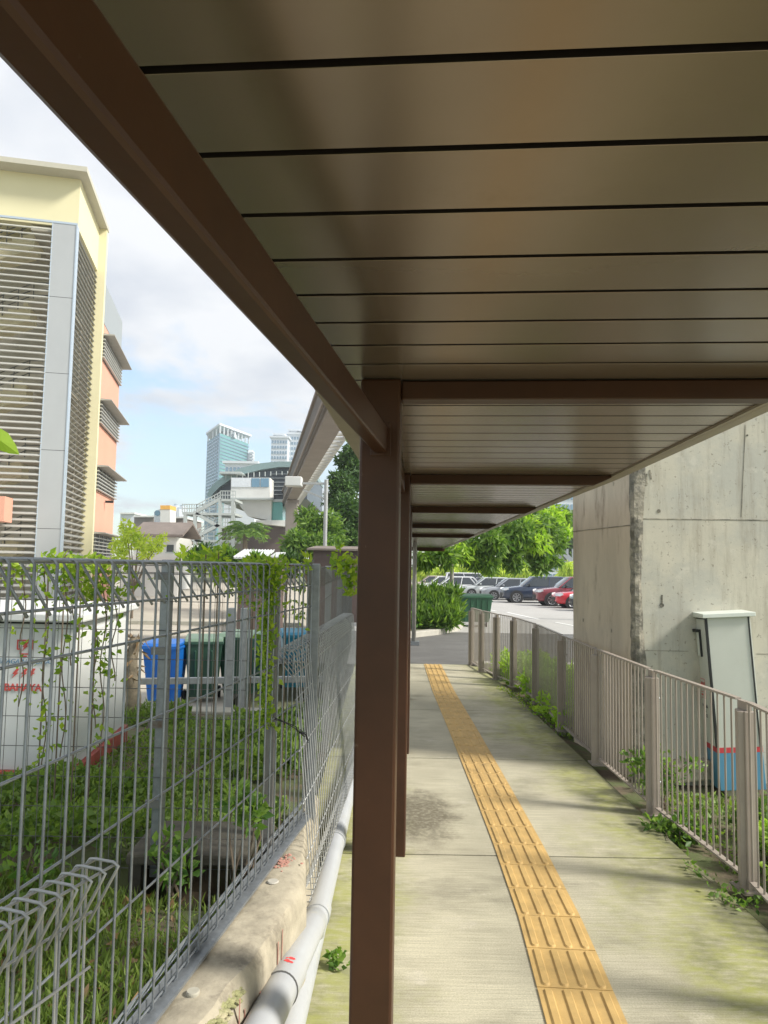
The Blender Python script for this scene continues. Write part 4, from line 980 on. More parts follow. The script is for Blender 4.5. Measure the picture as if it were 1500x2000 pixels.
# lime willows behind the cars
for i, (px, pyc, rp, Y, lab) in enumerate(((830, 1108, 20, 66, 'lime weeping tree behind the leftmost parked white car'), (880, 1108, 18, 66, 'lime weeping tree behind the grey lamp pole'), (925, 1108, 20, 66, 'lime weeping tree behind the silver cars'), (975, 1110, 18, 66, 'lime weeping tree behind the purple tinted hatchback'), (1030, 1112, 20, 66, 'lime weeping tree behind the navy car roof'), (1112, 1112, 14, 64, 'lime weeping tree right against the pier edge'))):
    p = at(px, 1150, Y)
    bl = [clump(px+dx, pyc+dy, Y, rp*s) for dx, dy, s in ((0, 0, 1), (-10, 6, .8), (10, 5, .8), (0, -8, .7), (-14, 12, .6), (14, 12, .6))]
    tree('weeping_tree', lab, 'lime weeping trees behind the car park', (p.x, Y, -.55), bl, 1500, 'leaf_yellow', (.35, .8), tr=.1, aspect=.22, up=-2., limbs=False)
for i, (px, py, rp, Y, m_, lab) in enumerate(((1112, 1060, 26, 75, 'leaf_far', 'hazy green tree below the pale apartment block beside the pier'), (1118, 1020, 14, 90, 'leaf_far', 'far rounded tree top just under the apartment block windows'))):
    p = at(px, 1110, Y); bl = [clump(px+dx, py+dy, Y, rp*s) for dx, dy, s in ((0, 0, 1), (-14, 8, .7), (14, 10, .7), (5, -12, .6), (-8, 20, .7))]
    tree('broadleaf_tree', lab, 'trees', (p.x, Y, -.5), bl, 1400, m_, (.5, 1.), tr=.2)
# trees on the left behind the lamp
bl = [clump(*c) for c in ((610, 1040, 31, 34), (580, 1060, 30, 30), (640, 1020, 31, 28), (600, 1010, 32, 22), (570, 1085, 30, 22), (630, 1070, 30, 32), (650, 1050, 31, 26))]
tree('broadleaf_tree', 'rounded mid green tree beneath the viaduct behind the street lamp', 'trees', (-3.1, 31.5, -.6), bl, 6500, 'leaf_mid', (.16, .34), tr=.18, aspect=.32)
bl = [clump(*c) for c in ((680, 900, 34, 26), (670, 950, 33, 30), (700, 930, 34, 34), (675, 990, 32, 30), (700, 1010, 33, 34), (665, 1035, 32, 26), (690, 1060, 32, 30), (655, 975, 33, 22), (660, 935, 33, 18), (690, 880, 34, 20))]
tree('broadleaf_tree', 'tall dark green tree half hidden by the canopy post', 'trees', (-1.4, 33.5, -.6), bl, 9000, 'leaf_dark', (.16, .32), tr=.2, aspect=.35)
bl = [clump(*c) for c in ((255, 1045, 30, 22), (235, 1065, 30, 20), (275, 1060, 30, 18), (305, 1062, 30, 17), (245, 1025, 30, 12), (318, 1050, 30, 9), (285, 1080, 30, 16), (235, 1088, 30, 16))]
tree('young_tree', 'airy yellow green young tree right of the pink building', 'trees', (-10.4, 30, -.6), bl, 1100, 'leaf_yellow', (.12, .28), tr=.07, aspect=.45)
# hedge shrub beyond the driveway
for i, (px, r, lab) in enumerate(((815, 24, 'dark green shrub by the canopy post across the driveway'), (850, 26, 'dark green shrub in the middle of the kerbed island across the driveway'), (878, 22, 'dark green shrub right beside the green skip bin'))):
    bl = [clump(px+dx, py, 20.3+dy, r*s) for dx, py, dy, s in ((0, 1188, .2, 1), (-10, 1205, -.2, .7), (10, 1204, -.3, .7), (random.uniform(-6, 6), 1160, .6, .5), (-12, random.uniform(1166, 1180), .4, .5), (12, random.uniform(1160, 1180), .3, .45), (0, 1215, -.5, .6))]
    plant('island_shrub', lab, 'shrub', bl, 2600, 'leaf_mid', (.12, .38), group='shrubs on the kerbed island', aspect=.2, base=(bl[0][0], 20.5, -.1), up=1.3, shell=.1)
m = MB(); pts = [atz(790, 1243, -.05), atz(850, 1236, -.06), atz(888, 1228, -.07), atz(897, 1219, -.07)]
for a, b in zip(pts[:-1], pts[1:]): m.bar(a+Vector((0, 0, -.02)), b+Vector((0, 0, -.02)), .25, .24)
tag(m.build('island_kerb', 'concrete_pale', bevel=.02), kind='structure')
m = MB(); m.add([(p.x, p.y, .03) for p in pts]+[(2.3, 25.5, .03), (.3, 25.5, .03)], [(0, 1, 2, 3, 4, 5)]); tag(m.build('island_bed', 'soil'), kind='structure')

# poles on the island
lp = thing('lamp_pole', 'plain grey pole rising behind the green skip bin', 'pole', group='grey poles by the car park')
p = at(882, 1168, 22.5); m = MB(); m.tube([(p.x, 22.5, -.2), (p.x, 22.5, 1.5), (p.x, 22.5, 6.5)], .075, 12, r2=.055); m.build('shaft', 'bark_grey', lp, smooth=True)
m = MB(); m.box((p.x, 22.5, -.1), (.3, .3, .12)); m.build('base_plate', 'galv', lp)
lp = thing('lamp_pole', 'grey pole just right of the canopy posts, before the white cars', 'pole', group='grey poles by the car park')
p = at(809, 1168, 16.5); m = MB(); m.tube([(p.x, 16.5, -.2), (p.x, 16.5, 5)], .05, 12); m.build('shaft', 'bark_grey', lp, smooth=True)
m = MB(); m.box((p.x, 16.5, -.02), (.25, .25, .08)); m.build('base_plate', 'galv', lp)

# dumpster
dm = thing('wheeled_skip_bin', 'large green four wheeled rubbish skip beside the shrubs at the car park entrance', 'skip bin')
p = at(920, 1222, 23.2); zb = zroad(23.2); dm.location = (p.x, 23.2, zb); dm.rotation_euler = (0, 0, R(4))
m = MB(); lo = [(-.50, -.38, .16), (.50, -.38, .16), (.50, .38, .16), (-.50, .38, .16)]; hi = [(-.59, -.48, .93), (.59, -.48, .93), (.59, .48, .93), (-.59, .48, .93)]
m.add(lo+hi, [(0, 3, 2, 1), (0, 1, 5, 4), (1, 2, 6, 5), (2, 3, 7, 6), (3, 0, 4, 7), (4, 5, 6, 7)])
for k in range(6): m.box((-.45+.18*k, -.44, .53), (.02, .03, .68), mtx=Matrix.Rotation(.12, 3, 'X'))
m.build('body', 'dump_green', dm, bevel=.02)
m = MB(); m.box((0, 0, .945), (1.24, 1.04, .06)); m.build('rim', 'dump_green', dm, bevel=.01)
m = MB(); m.prism([(-.60, -.50, .975), (-.60, -.3, 1.02), (-.60, .0, 1.04), (-.60, .35, 1.02), (-.60, .50, .975)], (1.2, 0, 0)); m.build('lid', 'dump_green_dark', dm, bevel=.01)
for sx in (-1, 1):
    m = MB(); m.tube([(sx*.6, -.2, .8), (sx*.66, -.2, .8), (sx*.66, .2, .8), (sx*.6, .2, .8)], .018, 8); m.build('handle', 'dump_green_dark', dm)
    for sy in (-1, 1):
        m = MB(); m.lathe([(0, -.025), (.08, -.025), (.085, 0), (.08, .025), (0, .025)], (sx*.42, sy*.32, .085), 'X', 16); w_ = m.build('wheel', 'rubber', dm)
        m = MB(); m.lohi((sx*.42-.04, sy*.32-.03, .085), (sx*.42-.03, sy*.32+.03, .17)); m.lohi((sx*.42+.03, sy*.32-.03, .085), (sx*.42+.04, sy*.32+.03, .17)); m.build('bracket', 'galv', w_)

# ================================================================== CARS (front towards -X)
def car(label, fx_, y_, paint, kind='hatch', flip=False):
    L, Wd, H = dict(hatch=(4.2, 1.72, 1.5), sedan=(4.5, 1.76, 1.46), suv=(4.6, 1.86, 1.68), van=(4.5, 1.76, 1.78))[kind]
    t_ = thing('parked_car', label, 'car', 'cars parked in the car park', loc=(fx_+(L if flip else 0), y_+Wd/2, zroad(y_)), rz=math.pi if flip else 0)
    hw = Wd/2; hood = dict(hatch=.86, sedan=.86, suv=1.0, van=.95)[kind]; belt = hood+.07; gr = .2 if kind != 'suv' else .24
    wb0, wb1 = .82, L-.85; wr = .31 if kind != 'suv' else .36
    # stations: x, halfwidth factor, bottom, top
    tail_h = dict(hatch=belt+.05, sedan=belt+.04, suv=belt+.06, van=belt+.05)[kind]
    stn = [(0.0, .62, gr+.14, hood-.28), (.05, .80, gr+.04, hood-.17), (.22, .93, gr, hood-.09), (.55, .985, gr, hood-.03), (.95, 1., gr, hood+.02), (1.35, 1., gr, belt), (2.2, 1., gr, belt+.01), (3.1, 1., gr, belt+.03), (L-.75, .99, gr, tail_h), (L-.3, .95, gr+.02, tail_h-.02 if kind != 'hatch' else tail_h), (L-.06, .85, gr+.08, tail_h-.1), (L, .72, gr+.18, tail_h-.25)]
    vs = []; 
    for x, wf, zb_, zt_ in stn:
        w = hw*wf; zm = zb_+(zt_-zb_)*.5
        half = [(0, zb_), (w*.8, zb_), (w*.97, zb_+.08), (w, zm), (w*.985, zt_-.13), (w*.93, zt_-.02), (w*.7, zt_+.015), (0, zt_+.03)]
        ring = [(x, -a, z) for a, z in half]+[(x, a, z) for a, z in half[-2:0:-1]]
        vs += ring
    n = 14; fs = []
    for i in range(len(stn)-1):
        for j in range(n): fs.append((i*n+j, i*n+(j+1) % n, (i+1)*n+(j+1) % n, (i+1)*n+j))
    fs += [tuple(range(n)), tuple(range((len(stn)-1)*n, len(stn)*n))[::-1]]
    m = MB(); m.add(vs, fs); body = m.build('body', 'car_'+paint, t_, smooth=True, sub=1)
    # greenhouse
    g0, g1, r0, r1 = dict(hatch=(1.0, L-.12, 1.75, L-.62), sedan=(1.15, L-.55, 1.85, L-1.35), suv=(1.15, L-.10, 1.9, L-.65), van=(.75, L-.06, 1.5, L-.25))[kind]
    zt_ = H-.04; zb_ = belt-.02; bw, rw = hw*.93, hw*.70
    def ring(x0, x1, w, z, b=.12): return [(x0, -w*.72, z), (x0+b*.8, -w*.93, z), (x0+b*3, -w, z), (x1-b*2.5, -w, z), (x1-b*.7, -w*.92, z), (x1, -w*.7, z), (x1, w*.7, z), (x1-b*.7, w*.92, z), (x1-b*2.5, w, z), (x0+b*3, w, z), (x0+b*.8, w*.93, z), (x0, w*.72, z)]
    ra, rb = ring(g0, g1, bw, zb_), ring(r0, r1, rw, zt_)
    m = MB(); m.add(ra+rb, [(i, (i+1) % 12, 12+(i+1) % 12, 12+i) for i in range(12)]); m.build('windows', 'car_glass', t_, smooth='auto')
    rc = ring(r0-.05, r1+.05, rw*1.03, zt_-.03); rd = ring(r0+.0, r1-.0, rw*.97, zt_+.015); re = ring(r0+.25, r1-.2, rw*.7, zt_+.045)
    m = MB(); m.add(rc+rd+re, [(i, (i+1) % 12, 12+(i+1) % 12, 12+i) for i in range(12)]+[(12+i, 12+(i+1) % 12, 24+(i+1) % 12, 24+i) for i in range(12)]+[tuple(range(24, 36))]); m.build('roof', 'car_'+paint, t_, smooth=True)
    m = MB()
    for s_ in (0, 1):
        def P2(arr, i): 
            p = Vector(arr[i if not s_ else 11-i]); p.y += -.006 if not s_ else .006; return p
        m.bar(P2(ra, 1), P2(rb, 1), .07, .03, up=Vector((0, 1, 0)))
        m.bar(P2(ra, 4), P2(rb, 4), .13 if kind != 'sedan' else .2, .03, up=Vector((0, 1, 0)))
        for f in (.5,):
            a = P2(ra, 2).lerp(P2(ra, 3), f); b = P2(rb, 2).lerp(P2(rb, 3), f); m.bar(a, b, .05, .02, up=Vector((0, 1, 0)))
        if kind in ('suv', 'van', 'hatch'):
            a = P2(ra, 2).lerp(P2(ra, 3), .97); b = P2(rb, 2).lerp(P2(rb, 3), .97); m.bar(a, b, .08, .02, up=Vector((0, 1, 0)))
        m.bar(P2(ra, 1)+Vector((0, 0, .02)), P2(ra, 4)+Vector((0, 0, .02)), .02, .03)
    m.build('pillars', 'car_'+paint, t_)
    # wheels and arches
    for wx in (wb0, wb1):
        for s_ in (-1, 1):
            m = MB(); m.lathe([(0, 0), (wr*1.17, 0), (wr*1.17, -s_*-.004)], (wx, s_*(hw+.001), wr+.01), 'Y', 28)
            m.lathe([(wr*1.17, 0), (wr*1.17, -s_*.25)], (wx, s_*(hw+.001), wr+.01), 'Y', 28); m.build('wheel_arch', 'plastic', t_)
            m = MB(); yb_, yf = s_*(hw-.18), s_*(hw+.012); m.lathe([(wr*.66, yf-s_*.03), (wr*.72, yf), (wr*.95, yf), (wr, yf-s_*.03), (wr, yb_), (wr*.5, yb_)], (wx, 0, wr), 'Y', 28); tw = m.build('wheel', 'rubber', t_, smooth='auto')
            m = MB(); m.lathe([(wr*.70, yf+s_*.004), (wr*.64, yf-s_*.006), (wr*.6, yf-s_*.045)], (wx, 0, wr), 'Y', 28)
            for k in range(7):
                a = 2*math.pi*k/7; dvec = Vector((math.cos(a), 0, math.sin(a))); c_ = Vector((wx, yf-s_*.008, wr)); m.bar(c_+dvec*.02, c_+dvec*wr*.64, wr*.16, .02, up=Vector((0, 1, 0)))
            m.lathe([(0, yf), (.05, yf), (.06, yf-s_*.02)], (wx, 0, wr), 'Y', 14); m.build('rim', 'rim', tw)
    for s_ in (-1, 1):
        m = MB(); z = hood-.2; m.prism([(.02, s_*hw*.50, z), (.035, s_*hw*.55, z+.10), (.30, s_*hw*.955, z+.13), (.34, s_*hw*.975, z+.05), (.16, s_*hw*.93, z-.03)], (0, 0, .012))
        m.add([(.0, s_*hw*.48, z-.01), (.10, s_*hw*.87, z-.03), (.34, s_*hw*.985, z+.05), (.30, s_*hw*.96, z+.12), (.04, s_*hw*.55, z+.09)], [(0, 1, 2, 3, 4)]); m.build('headlight', 'lamp_clear', t_, bevel=.01)
        m = MB(); z = tail_h-.22; m.box((L-.09, s_*hw*.86, z), (.16, .22, .2)); m.build('tail_light', 'tail_red', t_, bevel=.03)
        m = MB(); m.box((g0+.45, s_*(hw+.07), belt+.08), (.12, .16, .12)); m.build('mirror', 'car_'+paint if kind != 'suv' else 'plastic', t_, bevel=.03)
        m = MB(); m.box((L/2, s_*(hw*.985), gr+.03), (wb1-wb0-wr*2.4, .05, .12)); m.build('sill', 'plastic', t_, bevel=.01)
        for dx_ in (2.2, 3.05):
            m = MB(); m.box((dx_, s_*(hw+.012), belt-.16), (.16, .025, .03)); m.build('door_handle', 'car_'+paint, t_)
        m = MB(); m.lohi((2.46, s_*(hw*1.0), gr+.1), (2.472, s_*(hw*1.0)+s_*.004, belt-.08)); m.build('door_gap', 'plastic', t_)
    m = MB(); m.box((.03, 0, gr+.30), (.08, hw*.9, .16)); m.box((.05, 0, gr+.10), (.10, hw*1.25, .10)); m.build('grille', 'plastic', t_, bevel=.01)
    m = MB(); m.box((-.015, 0, gr+.19), (.012, .46, .11)); m.build('number_plate', 'plate_black', t_)
    return t_
for a in (('bright red hatchback nearest the pier in the car park', 9.2, 38.0, 'red', 'hatch'), ('dark maroon car between the bright red and navy cars', 8.75, 40.7, 'maroon', 'suv'),
          ('dark green grey car cut off by the pier edge', 9.35, 34.8, 'dkgreen', 'sedan'),
          ('navy blue sport utility car in the middle of the parked row', 7.55, 45.0, 'navy', 'suv'), ('grey hatchback left of the navy car', 6.75, 49.0, 'grey', 'hatch'),
          ('silver hatchback left of the grey hatchback', 5.6, 52.0, 'silver', 'hatch'), ('graphite sedan behind the silver hatchback', 5.4, 55.0, 'graphite', 'sedan'),
          ('white tall van in the far part of the car park', 4.9, 58.0, 'white', 'van', True), ('white hatchback left of the lamp pole', 3.3, 54.0, 'white', 'hatch'),
          ('white sedan behind the white hatchback, farther left', 2.6, 58.0, 'white', 'sedan'), ('beige sedan at the far left of the car park', 2.0, 61.5, 'beige', 'sedan')):
    car(*a)

# low boundary wall behind the cars
m = MB(); m.lohi((3, 69, -.6), (34, 69.3, .55)); m.build('boundary_wall', 'concrete'); tag(bpy.data.objects['boundary_wall'], 'low grey boundary wall behind the row of parked cars', 'wall')

# ================================================================== LOUVRED STAIR TOWER + PINK BLOCK
D0 = 30.0; U = Vector((.9778, .2095, 0)); V = Vector((-.2095, .9778, 0))
O = at(137, 700, D0); O = Vector((O.x, O.y, 0))
def LM(): return Matrix(((U.x, V.x, 0, O.x), (U.y, V.y, 0, O.y), (0, 0, 1, 0), (0, 0, 0, 1)))
def zt_at(px, py, Y): return at(px, py, Y).z
tw = thing('stair_tower', 'yellow stair tower with aluminium louvres and a grey corner column on the left', 'building'); tw.matrix_world = LM()
ZT = zt_at(148, 440, 30); ZR = zt_at(160, 345, 30); Ls = 4.95; LW = 7.0
m = MB(); m.lohi((-LW, .25, ZT), (0, Ls+.0, ZR)); m.build('upper_wall', 'yellow_wall', tw)
m = MB(); m.lohi((-LW-.5, -.5, ZR), (.40, Ls+.4, ZR+.22)); m.build('roof', 'fascia_pale', tw)
m = MB(); m.lohi((-.25, Ls, -.6), (.36, Ls+.35, ZR-.002)); m.build('corner_fin', 'yellow_wall', tw)
pz = [ZT+.001]+[zt_at(140, y, 30) for y in (583, 731, 881, 1034)]+[-.6]
for a, b in zip(pz[:-1], pz[1:]):
    m = MB(); m.lohi((-.96, 0, b+.02), (-.0, .35, a)); m.build('column_panel', 'alu', tw)
m = MB(); m.lohi((-.95, .01, -.6), (-.01, .33, ZT-.002)); m.build('column_core', 'gasket', tw)
m = MB(); m.lohi((-.012, -.03, -.6), (.03, .38, ZT+.03)); m.lohi((-.99, -.02, -.6), (-.955, .05, ZT+.02)); m.lohi((-LW, -.02, ZT), (.03, .06, ZT+.09)); m.build('trim', 'alu_edge', tw)
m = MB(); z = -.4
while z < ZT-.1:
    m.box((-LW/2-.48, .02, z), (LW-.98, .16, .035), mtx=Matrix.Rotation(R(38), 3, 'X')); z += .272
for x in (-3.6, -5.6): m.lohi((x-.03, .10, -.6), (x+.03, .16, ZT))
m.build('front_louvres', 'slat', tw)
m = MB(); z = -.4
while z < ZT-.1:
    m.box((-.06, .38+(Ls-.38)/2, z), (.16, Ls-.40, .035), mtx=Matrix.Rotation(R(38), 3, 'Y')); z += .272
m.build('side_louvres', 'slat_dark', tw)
# interior: floors, stair flights
st_h = 3.17; zf = [zt_at(60, y, 31) for y in (600, 750, 900, 1050)]
m = MB(); m.lohi((-LW, 3.3, -.6), (-.3, 3.5, ZT)); m.lohi((-.9, 3.5, -.6), (-.7, Ls, ZT)); m.lohi((-2, Ls-.1, -.6), (-.2, Ls-.02, ZT)); m.build('inner_wall', 'stair_inner', tw)
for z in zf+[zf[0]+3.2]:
    m = MB(); m.lohi((-1.9, .3, z-.2), (-.3, 3.2, z)); m.build('landing', 'stair_inner', tw)
    # flight going down to the left, cream edge with steps
    n_ = 10
    prof = []
    for k in range(n_): prof += [(-1.9-.30*k, .9, z-.17*k), (-1.9-.30*(k+1), .9, z-.17*k)]
    m = MB(); m.prism(prof+[(-1.9-.30*n_, .9, z-.17*n_-.45), (-1.9, .9, z-.75)], (0, 1.1, 0)); m.build('stair_flight', 'stair_cream', tw)
    q = MB()
    for h in (.35, .6, .9): q.tube([(-1.8, .85, z+h), (-4.9, .85, z-1.7+h)], .025, 5); q.tube([(-.4, .6, z+h), (-1.8, .85, z+h)], .025, 5)
    for k in range(6): q.tube([(-1.8-.6*k, .85, z-.34*k), (-1.8-.6*k, .85, z-.34*k+.9)], .025, 5)
    q.build('stair_rail', 'stair_rail', tw)
pz0, pz1 = zt_at(10, 1020, 29), zt_at(10, 972, 29); px_ = (at(21, 1000, 29.2)-O); a_ = px_.x*U.x+px_.y*U.y
m = MB(); m.lohi((-LW, -1.3, pz0), (a_, -.2, pz1)); m.build('pink_porch_box', 'pink_wall', tw)

pk = thing('pink_building', 'salmon pink block with grey louvred window bands and eaves right behind the stair tower', 'building'); pk.matrix_world = LM()
B0, B1 = Ls+.36, 11.4; wx = .30
zA = [zt_at(240, y, 41.) for y in (716, 826, 938, 1051)]
m = MB(); m.lohi((-7, B0, -.6), (wx, B1, zA[0]+.7)); m.build('wall', 'pink_wall', pk)
m = MB(); m.lohi((-6, B0, zA[0]+.7), (wx+.02, B1+.02, zt_at(240, 627, 41))); m.build('roof_screen', 'grey_screen', pk)
for z in zA:
    m = MB(); m.prism([(wx, B0, z), (wx+.6, B0, z+.03), (wx+.6, B0, z+.08), (wx, B0, z+.12)], (0, B1-B0+.5, 0)); m.build('eave', 'grey_eave', pk)
    m = MB(); m.lohi((wx-.02, B0, z-1.15), (wx+.03, B1-.15, z-.01)); w_ = m.build('window', 'dark_window', pk)
    m = MB()
    for k in range(6): m.lohi((wx+.05, B0, z-1.12+.18*k), (wx+.16, B1-.1, z-1.07+.18*k))
    for k in range(4): m.lohi((wx+.03, B0+1.2*k+.4, z-1.14), (wx+.06, B0+1.2*k+.46, z-.01))
    m.build('louvres', 'slat', w_)
m = MB(); m.box((wx+.25, B1-3.2, zA[2]-1.5), (.4, .12, .12)); m.build('security_camera', 'gasket', pk)

# ================================================================== STATION
D = 95.
stn_ = thing('rail_station', 'elevated rail station with a curved grey roof and white end wall in the distance', 'station building')
def slab(pts, Y, depth, name, m_, parent):
    """polygon given where it stands in the plane y=Y, with real thickness behind it"""
    return MB().prism([at(px, py, Y) for px, py in pts], (0, depth, 0)).build(name, m_, parent)
arc = [(404, 968), (408, 956), (420, 942), (440, 928), (470, 914), (505, 905), (545, 901), (600, 902), (600, 912), (545, 912), (510, 917), (475, 926), (448, 938), (430, 950), (418, 962), (410, 972)]
slab(arc, D, 26, 'roof', 'station_roof', stn_)
slab([(430, 921), (470, 921), (474, 925), (428, 925)], D-2, 6, 'roof_canopy', 'steel_pale', stn_)
slab([(418, 962), (430, 950), (448, 938), (475, 926), (510, 917), (545, 912), (600, 912), (600, 975), (418, 975)], D+1, 24, 'hall', 'station_dark', stn_)
slab([(451, 933), (527, 933), (527, 972), (451, 972)], D-2.5, 8, 'end_wall', 'white_wall', stn_)
for a, b in ((491, 507), (509, 525)): slab([(a, 934), (b, 934), (b, 951), (a, 951)], D-2.6, .2, 'window', 'blue_glass', stn_)
slab([(452, 933), (490, 933), (490, 951), (452, 951)], D-2.6, .2, 'window', 'tower_white', stn_)
slab([(451, 972), (531, 972), (531, 975.5), (451, 975.5)], D-3, 8, 'floor_slab', 'steel_pale', stn_)
slab([(459, 975.5), (530, 975.5), (528, 1017), (484, 1008)], D-2, 6, 'sloping_soffit', 'white_wall', stn_)
slab([(526, 975), (575, 975), (575, 980), (526, 980)], D-1.5, 4, 'floor_slab', 'steel_pale', stn_)
slab([(531, 980), (552, 980), (552, 1016), (531, 1016)], D-1, 3, 'window', 'teal_glass', stn_)
for k in range(6): slab([(527, 925+8*k), (575, 925+8*k), (575, 926.2+8*k), (527, 926.2+8*k)], D+.6, .3, 'louvre', 'grey_screen', stn_)
for k in range(14): slab([(440+k*11, 926-.9*k+.03*k*k), (441+k*11, 926-.9*k+.03*k*k), (441+k*11, 936-.9*k), (440+k*11, 936-.9*k)], D-1, .3, 'roof_strut', 'steel_pale', stn_)
slab([(500, 1016), (566, 1016), (566, 1029), (500, 1022)], D-3, 8, 'podium_roof', 'white_wall', stn_)
slab([(432, 1029), (560, 1029), (560, 1120), (432, 1120)], D, 14, 'podium', 'station_brown', stn_)
slab([(440, 1045), (478, 1045), (478, 1120), (440, 1120)], D-1, 1, 'podium_panel', 'viaduct', stn_)
# escape stair
es = thing('steel_staircase', 'open steel escape staircase in front of the station', 'staircase')
Y = D-8
def beam(a, b, w=.22, dy=0, parent=es, name='brace', m_='steel_pale'):
    m = MB(); m.bar(at(a[0], a[1], Y+dy), at(b[0], b[1], Y+dy), w, w); return m.build(name, m_, parent)
for px, t0 in ((362, 1000), (381, 998), (430, 974), (455, 974)):
    for dy in (0, 4): beam((px, t0), (px, 1115), .38, dy, name='column')
for a, b in (((384, 999), (431, 974)), ((381, 1050), (430, 1024)), ((383, 1003), (430, 1030)), ((383, 1054), (430, 1078))):
    beam(a, b, .4, 0, name='stringer'); beam(a, b, .4, 2.5, name='stringer')
    for h in (7, 13): beam((a[0], a[1]-h), (b[0], b[1]-h), .1, 0, name='handrail')
    for k in range(9): q = k/8; x_ = a[0]+(b[0]-a[0])*q; y_ = a[1]+(b[1]-a[1])*q; beam((x_, y_), (x_, y_-13), .08, 0, name='baluster')
for x0, x1, yy in ((356, 384, 1000), (356, 384, 1052), (384, 460, 1001), (430, 460, 974), (430, 460, 1027), (380, 456, 1054)):
    p0, p1 = at(x0, yy, Y-.2), at(x1, yy, Y-.2); m = MB(); m.lohi((p0.x, Y-.2, p0.z-.28), (p1.x, Y+4.2, p0.z)); m.build('landing', 'steel_pale', es)
    for h in (7, 15): beam((x0, yy-h), (x1, yy-h), .1, 0, name='handrail')
    for k in range(7): beam((x0+(x1-x0)*k/6, yy), (x0+(x1-x0)*k/6, yy-15), .08, 0, name='baluster')

# viaduct
vd = thing('viaduct', 'raised concrete rail viaduct sweeping from the station towards the canopy', 'viaduct')
dirv = Vector((-.175, 1, 0)); ZV = 9.7
a0 = atz(629, 805, ZV); s0 = a0-dirv*14; s1 = a0+dirv*85
rt = Vector((1, .175, 0)).normalized()
def run(off, z, w, h, name, m_, p0=s0, p1=s1):
    m = MB(); m.bar(p0+rt*off+Vector((0, 0, z)), p1+rt*off+Vector((0, 0, z)), w, h); return m.build(name, m_, vd)
run(.75, .35, 1.15, 1.2, 'girder', 'viaduct'); run(.12, 1.0, .18, 2.0, 'parapet', 'viaduct_dark'); run(-.05, .3, .12, .25, 'edge_pipe', 'viaduct'); run(.02, 1.9, .28, .2, 'parapet_cap', 'viaduct')
run(2.25, .3, .14, .3, 'walkway_rail', 'slat')
m = MB(); Lr = (s1-s0).length; k = 0
while k*1.6 < Lr: c_ = s0+dirv.normalized()*(k*1.6); m.bar(c_+rt*1.35+Vector((0, 0, .1)), c_+rt*2.2+Vector((0, 0, .1)), .5, .16); k += 1
tag(m.build('cross_brackets', 'slat', vd), kind='stuff')
for q_ in (62,):
    c_ = s0+dirv*q_+rt*.8; m = MB(); m.lohi((c_.x-.7, c_.y-.7, -.7), (c_.x+.7, c_.y+.7, ZV-.6)); m.build('pier', 'viaduct', vd, bevel=.1)
    m = MB(); m.bar(c_-rt*.7+Vector((0, 0, -.5)), c_+rt*.8+Vector((0, 0, -.5)), 1.3, .5); m.build('pier_cap', 'viaduct', vd, bevel=.1)

# street lamp / floodlight pole
sl = thing('street_lamp', 'tall grey pole with a boxy floodlight on a braced arm above the fence', 'street lamp')
Y = 27.; p = at(636, 1000, Y); zt_ = zt_at(637, 937, Y)
m = MB(); m.tube([(p.x, Y, -.6), (p.x, Y, 2), (p.x, Y, zt_)], .075, 12); m.build('pole', 'galv_light', sl, smooth='auto')
a = Vector((p.x, Y, zt_-.15)); b = at(588, 944, Y); m = MB(); m.bar(a, b, .08, .08); m.bar(Vector((p.x, Y, zt_at(637, 975, Y))), at(592, 957, Y), .06, .06); m.build('arm', 'galv_light', sl)
c_ = at(574, 941, Y); m = MB(); m.box(c_, (.62, .5, .36)); m.build('lamp_head', 'cabinet_white', sl, bevel=.03)

# palm
pl = thing('palm_tree', 'palm tree in front of the station podium', 'palm')
Y = 62.; p = at(477, 1040, Y); m = MB(); m.tube([(p.x, Y, -.6), (p.x+.2, Y, p.z*.5), (p.x, Y, p.z)], .28, 9, r2=.18); m.build('trunk', 'bark', pl, smooth=True)
Lp = []; Dp = []
for k in range(30):
    a = 2*math.pi*k/22+random.random()*.2; el = random.uniform(.25, 1.5); r_ = random.uniform(1.7, 2.5)
    for s_ in np.linspace(.1, 1, 26):
        q = Vector((math.cos(a)*r_*s_*math.cos(el*.5), math.sin(a)*r_*s_*math.cos(el*.5), r_*math.sin(el)*s_-1.4*s_*s_))
        for sd_ in (-1, 1): Lp.append((p.x+q.x, Y+q.y, p.z+q.z)); Dp.append((-math.sin(a)*sd_+math.cos(a)*.6, math.cos(a)*sd_+math.sin(a)*.6, -.5))
leaves('fronds', Lp, 'leaf_mid', pl, size=(.45, .8), aspect=.14, D=np.array(Dp)*2, jitter=.4)
for i, (px, py, Y, r_, mm, lab) in enumerate(((395, 1082, 24, 24, 'leaf_dark', 'broad dark shrub at the foot of the steel stair'), (440, 1085, 22, 24, 'leaf_mid', 'shrub between the steel stair and the white sheet roof'), (560, 1095, 26, 26, 'leaf_dark', 'dark shrub below the viaduct left of the lamp pole'), (500, 1098, 20, 18, 'leaf_mid', 'low shrub under the white sheet roof'))):
    bl = [clump(px+dx, py+dy, Y, r_*s) for dx, dy, s in ((0, 0, .8), (-16, 8, .6), (16, 7, .6), (0, 16, .8))]
    plant('yard_shrub', lab, 'shrub', bl, 1300, mm, (.12, .3), group='shrubs beyond the lane', aspect=.3, base=(bl[0][0], Y, -.6), up=.4)
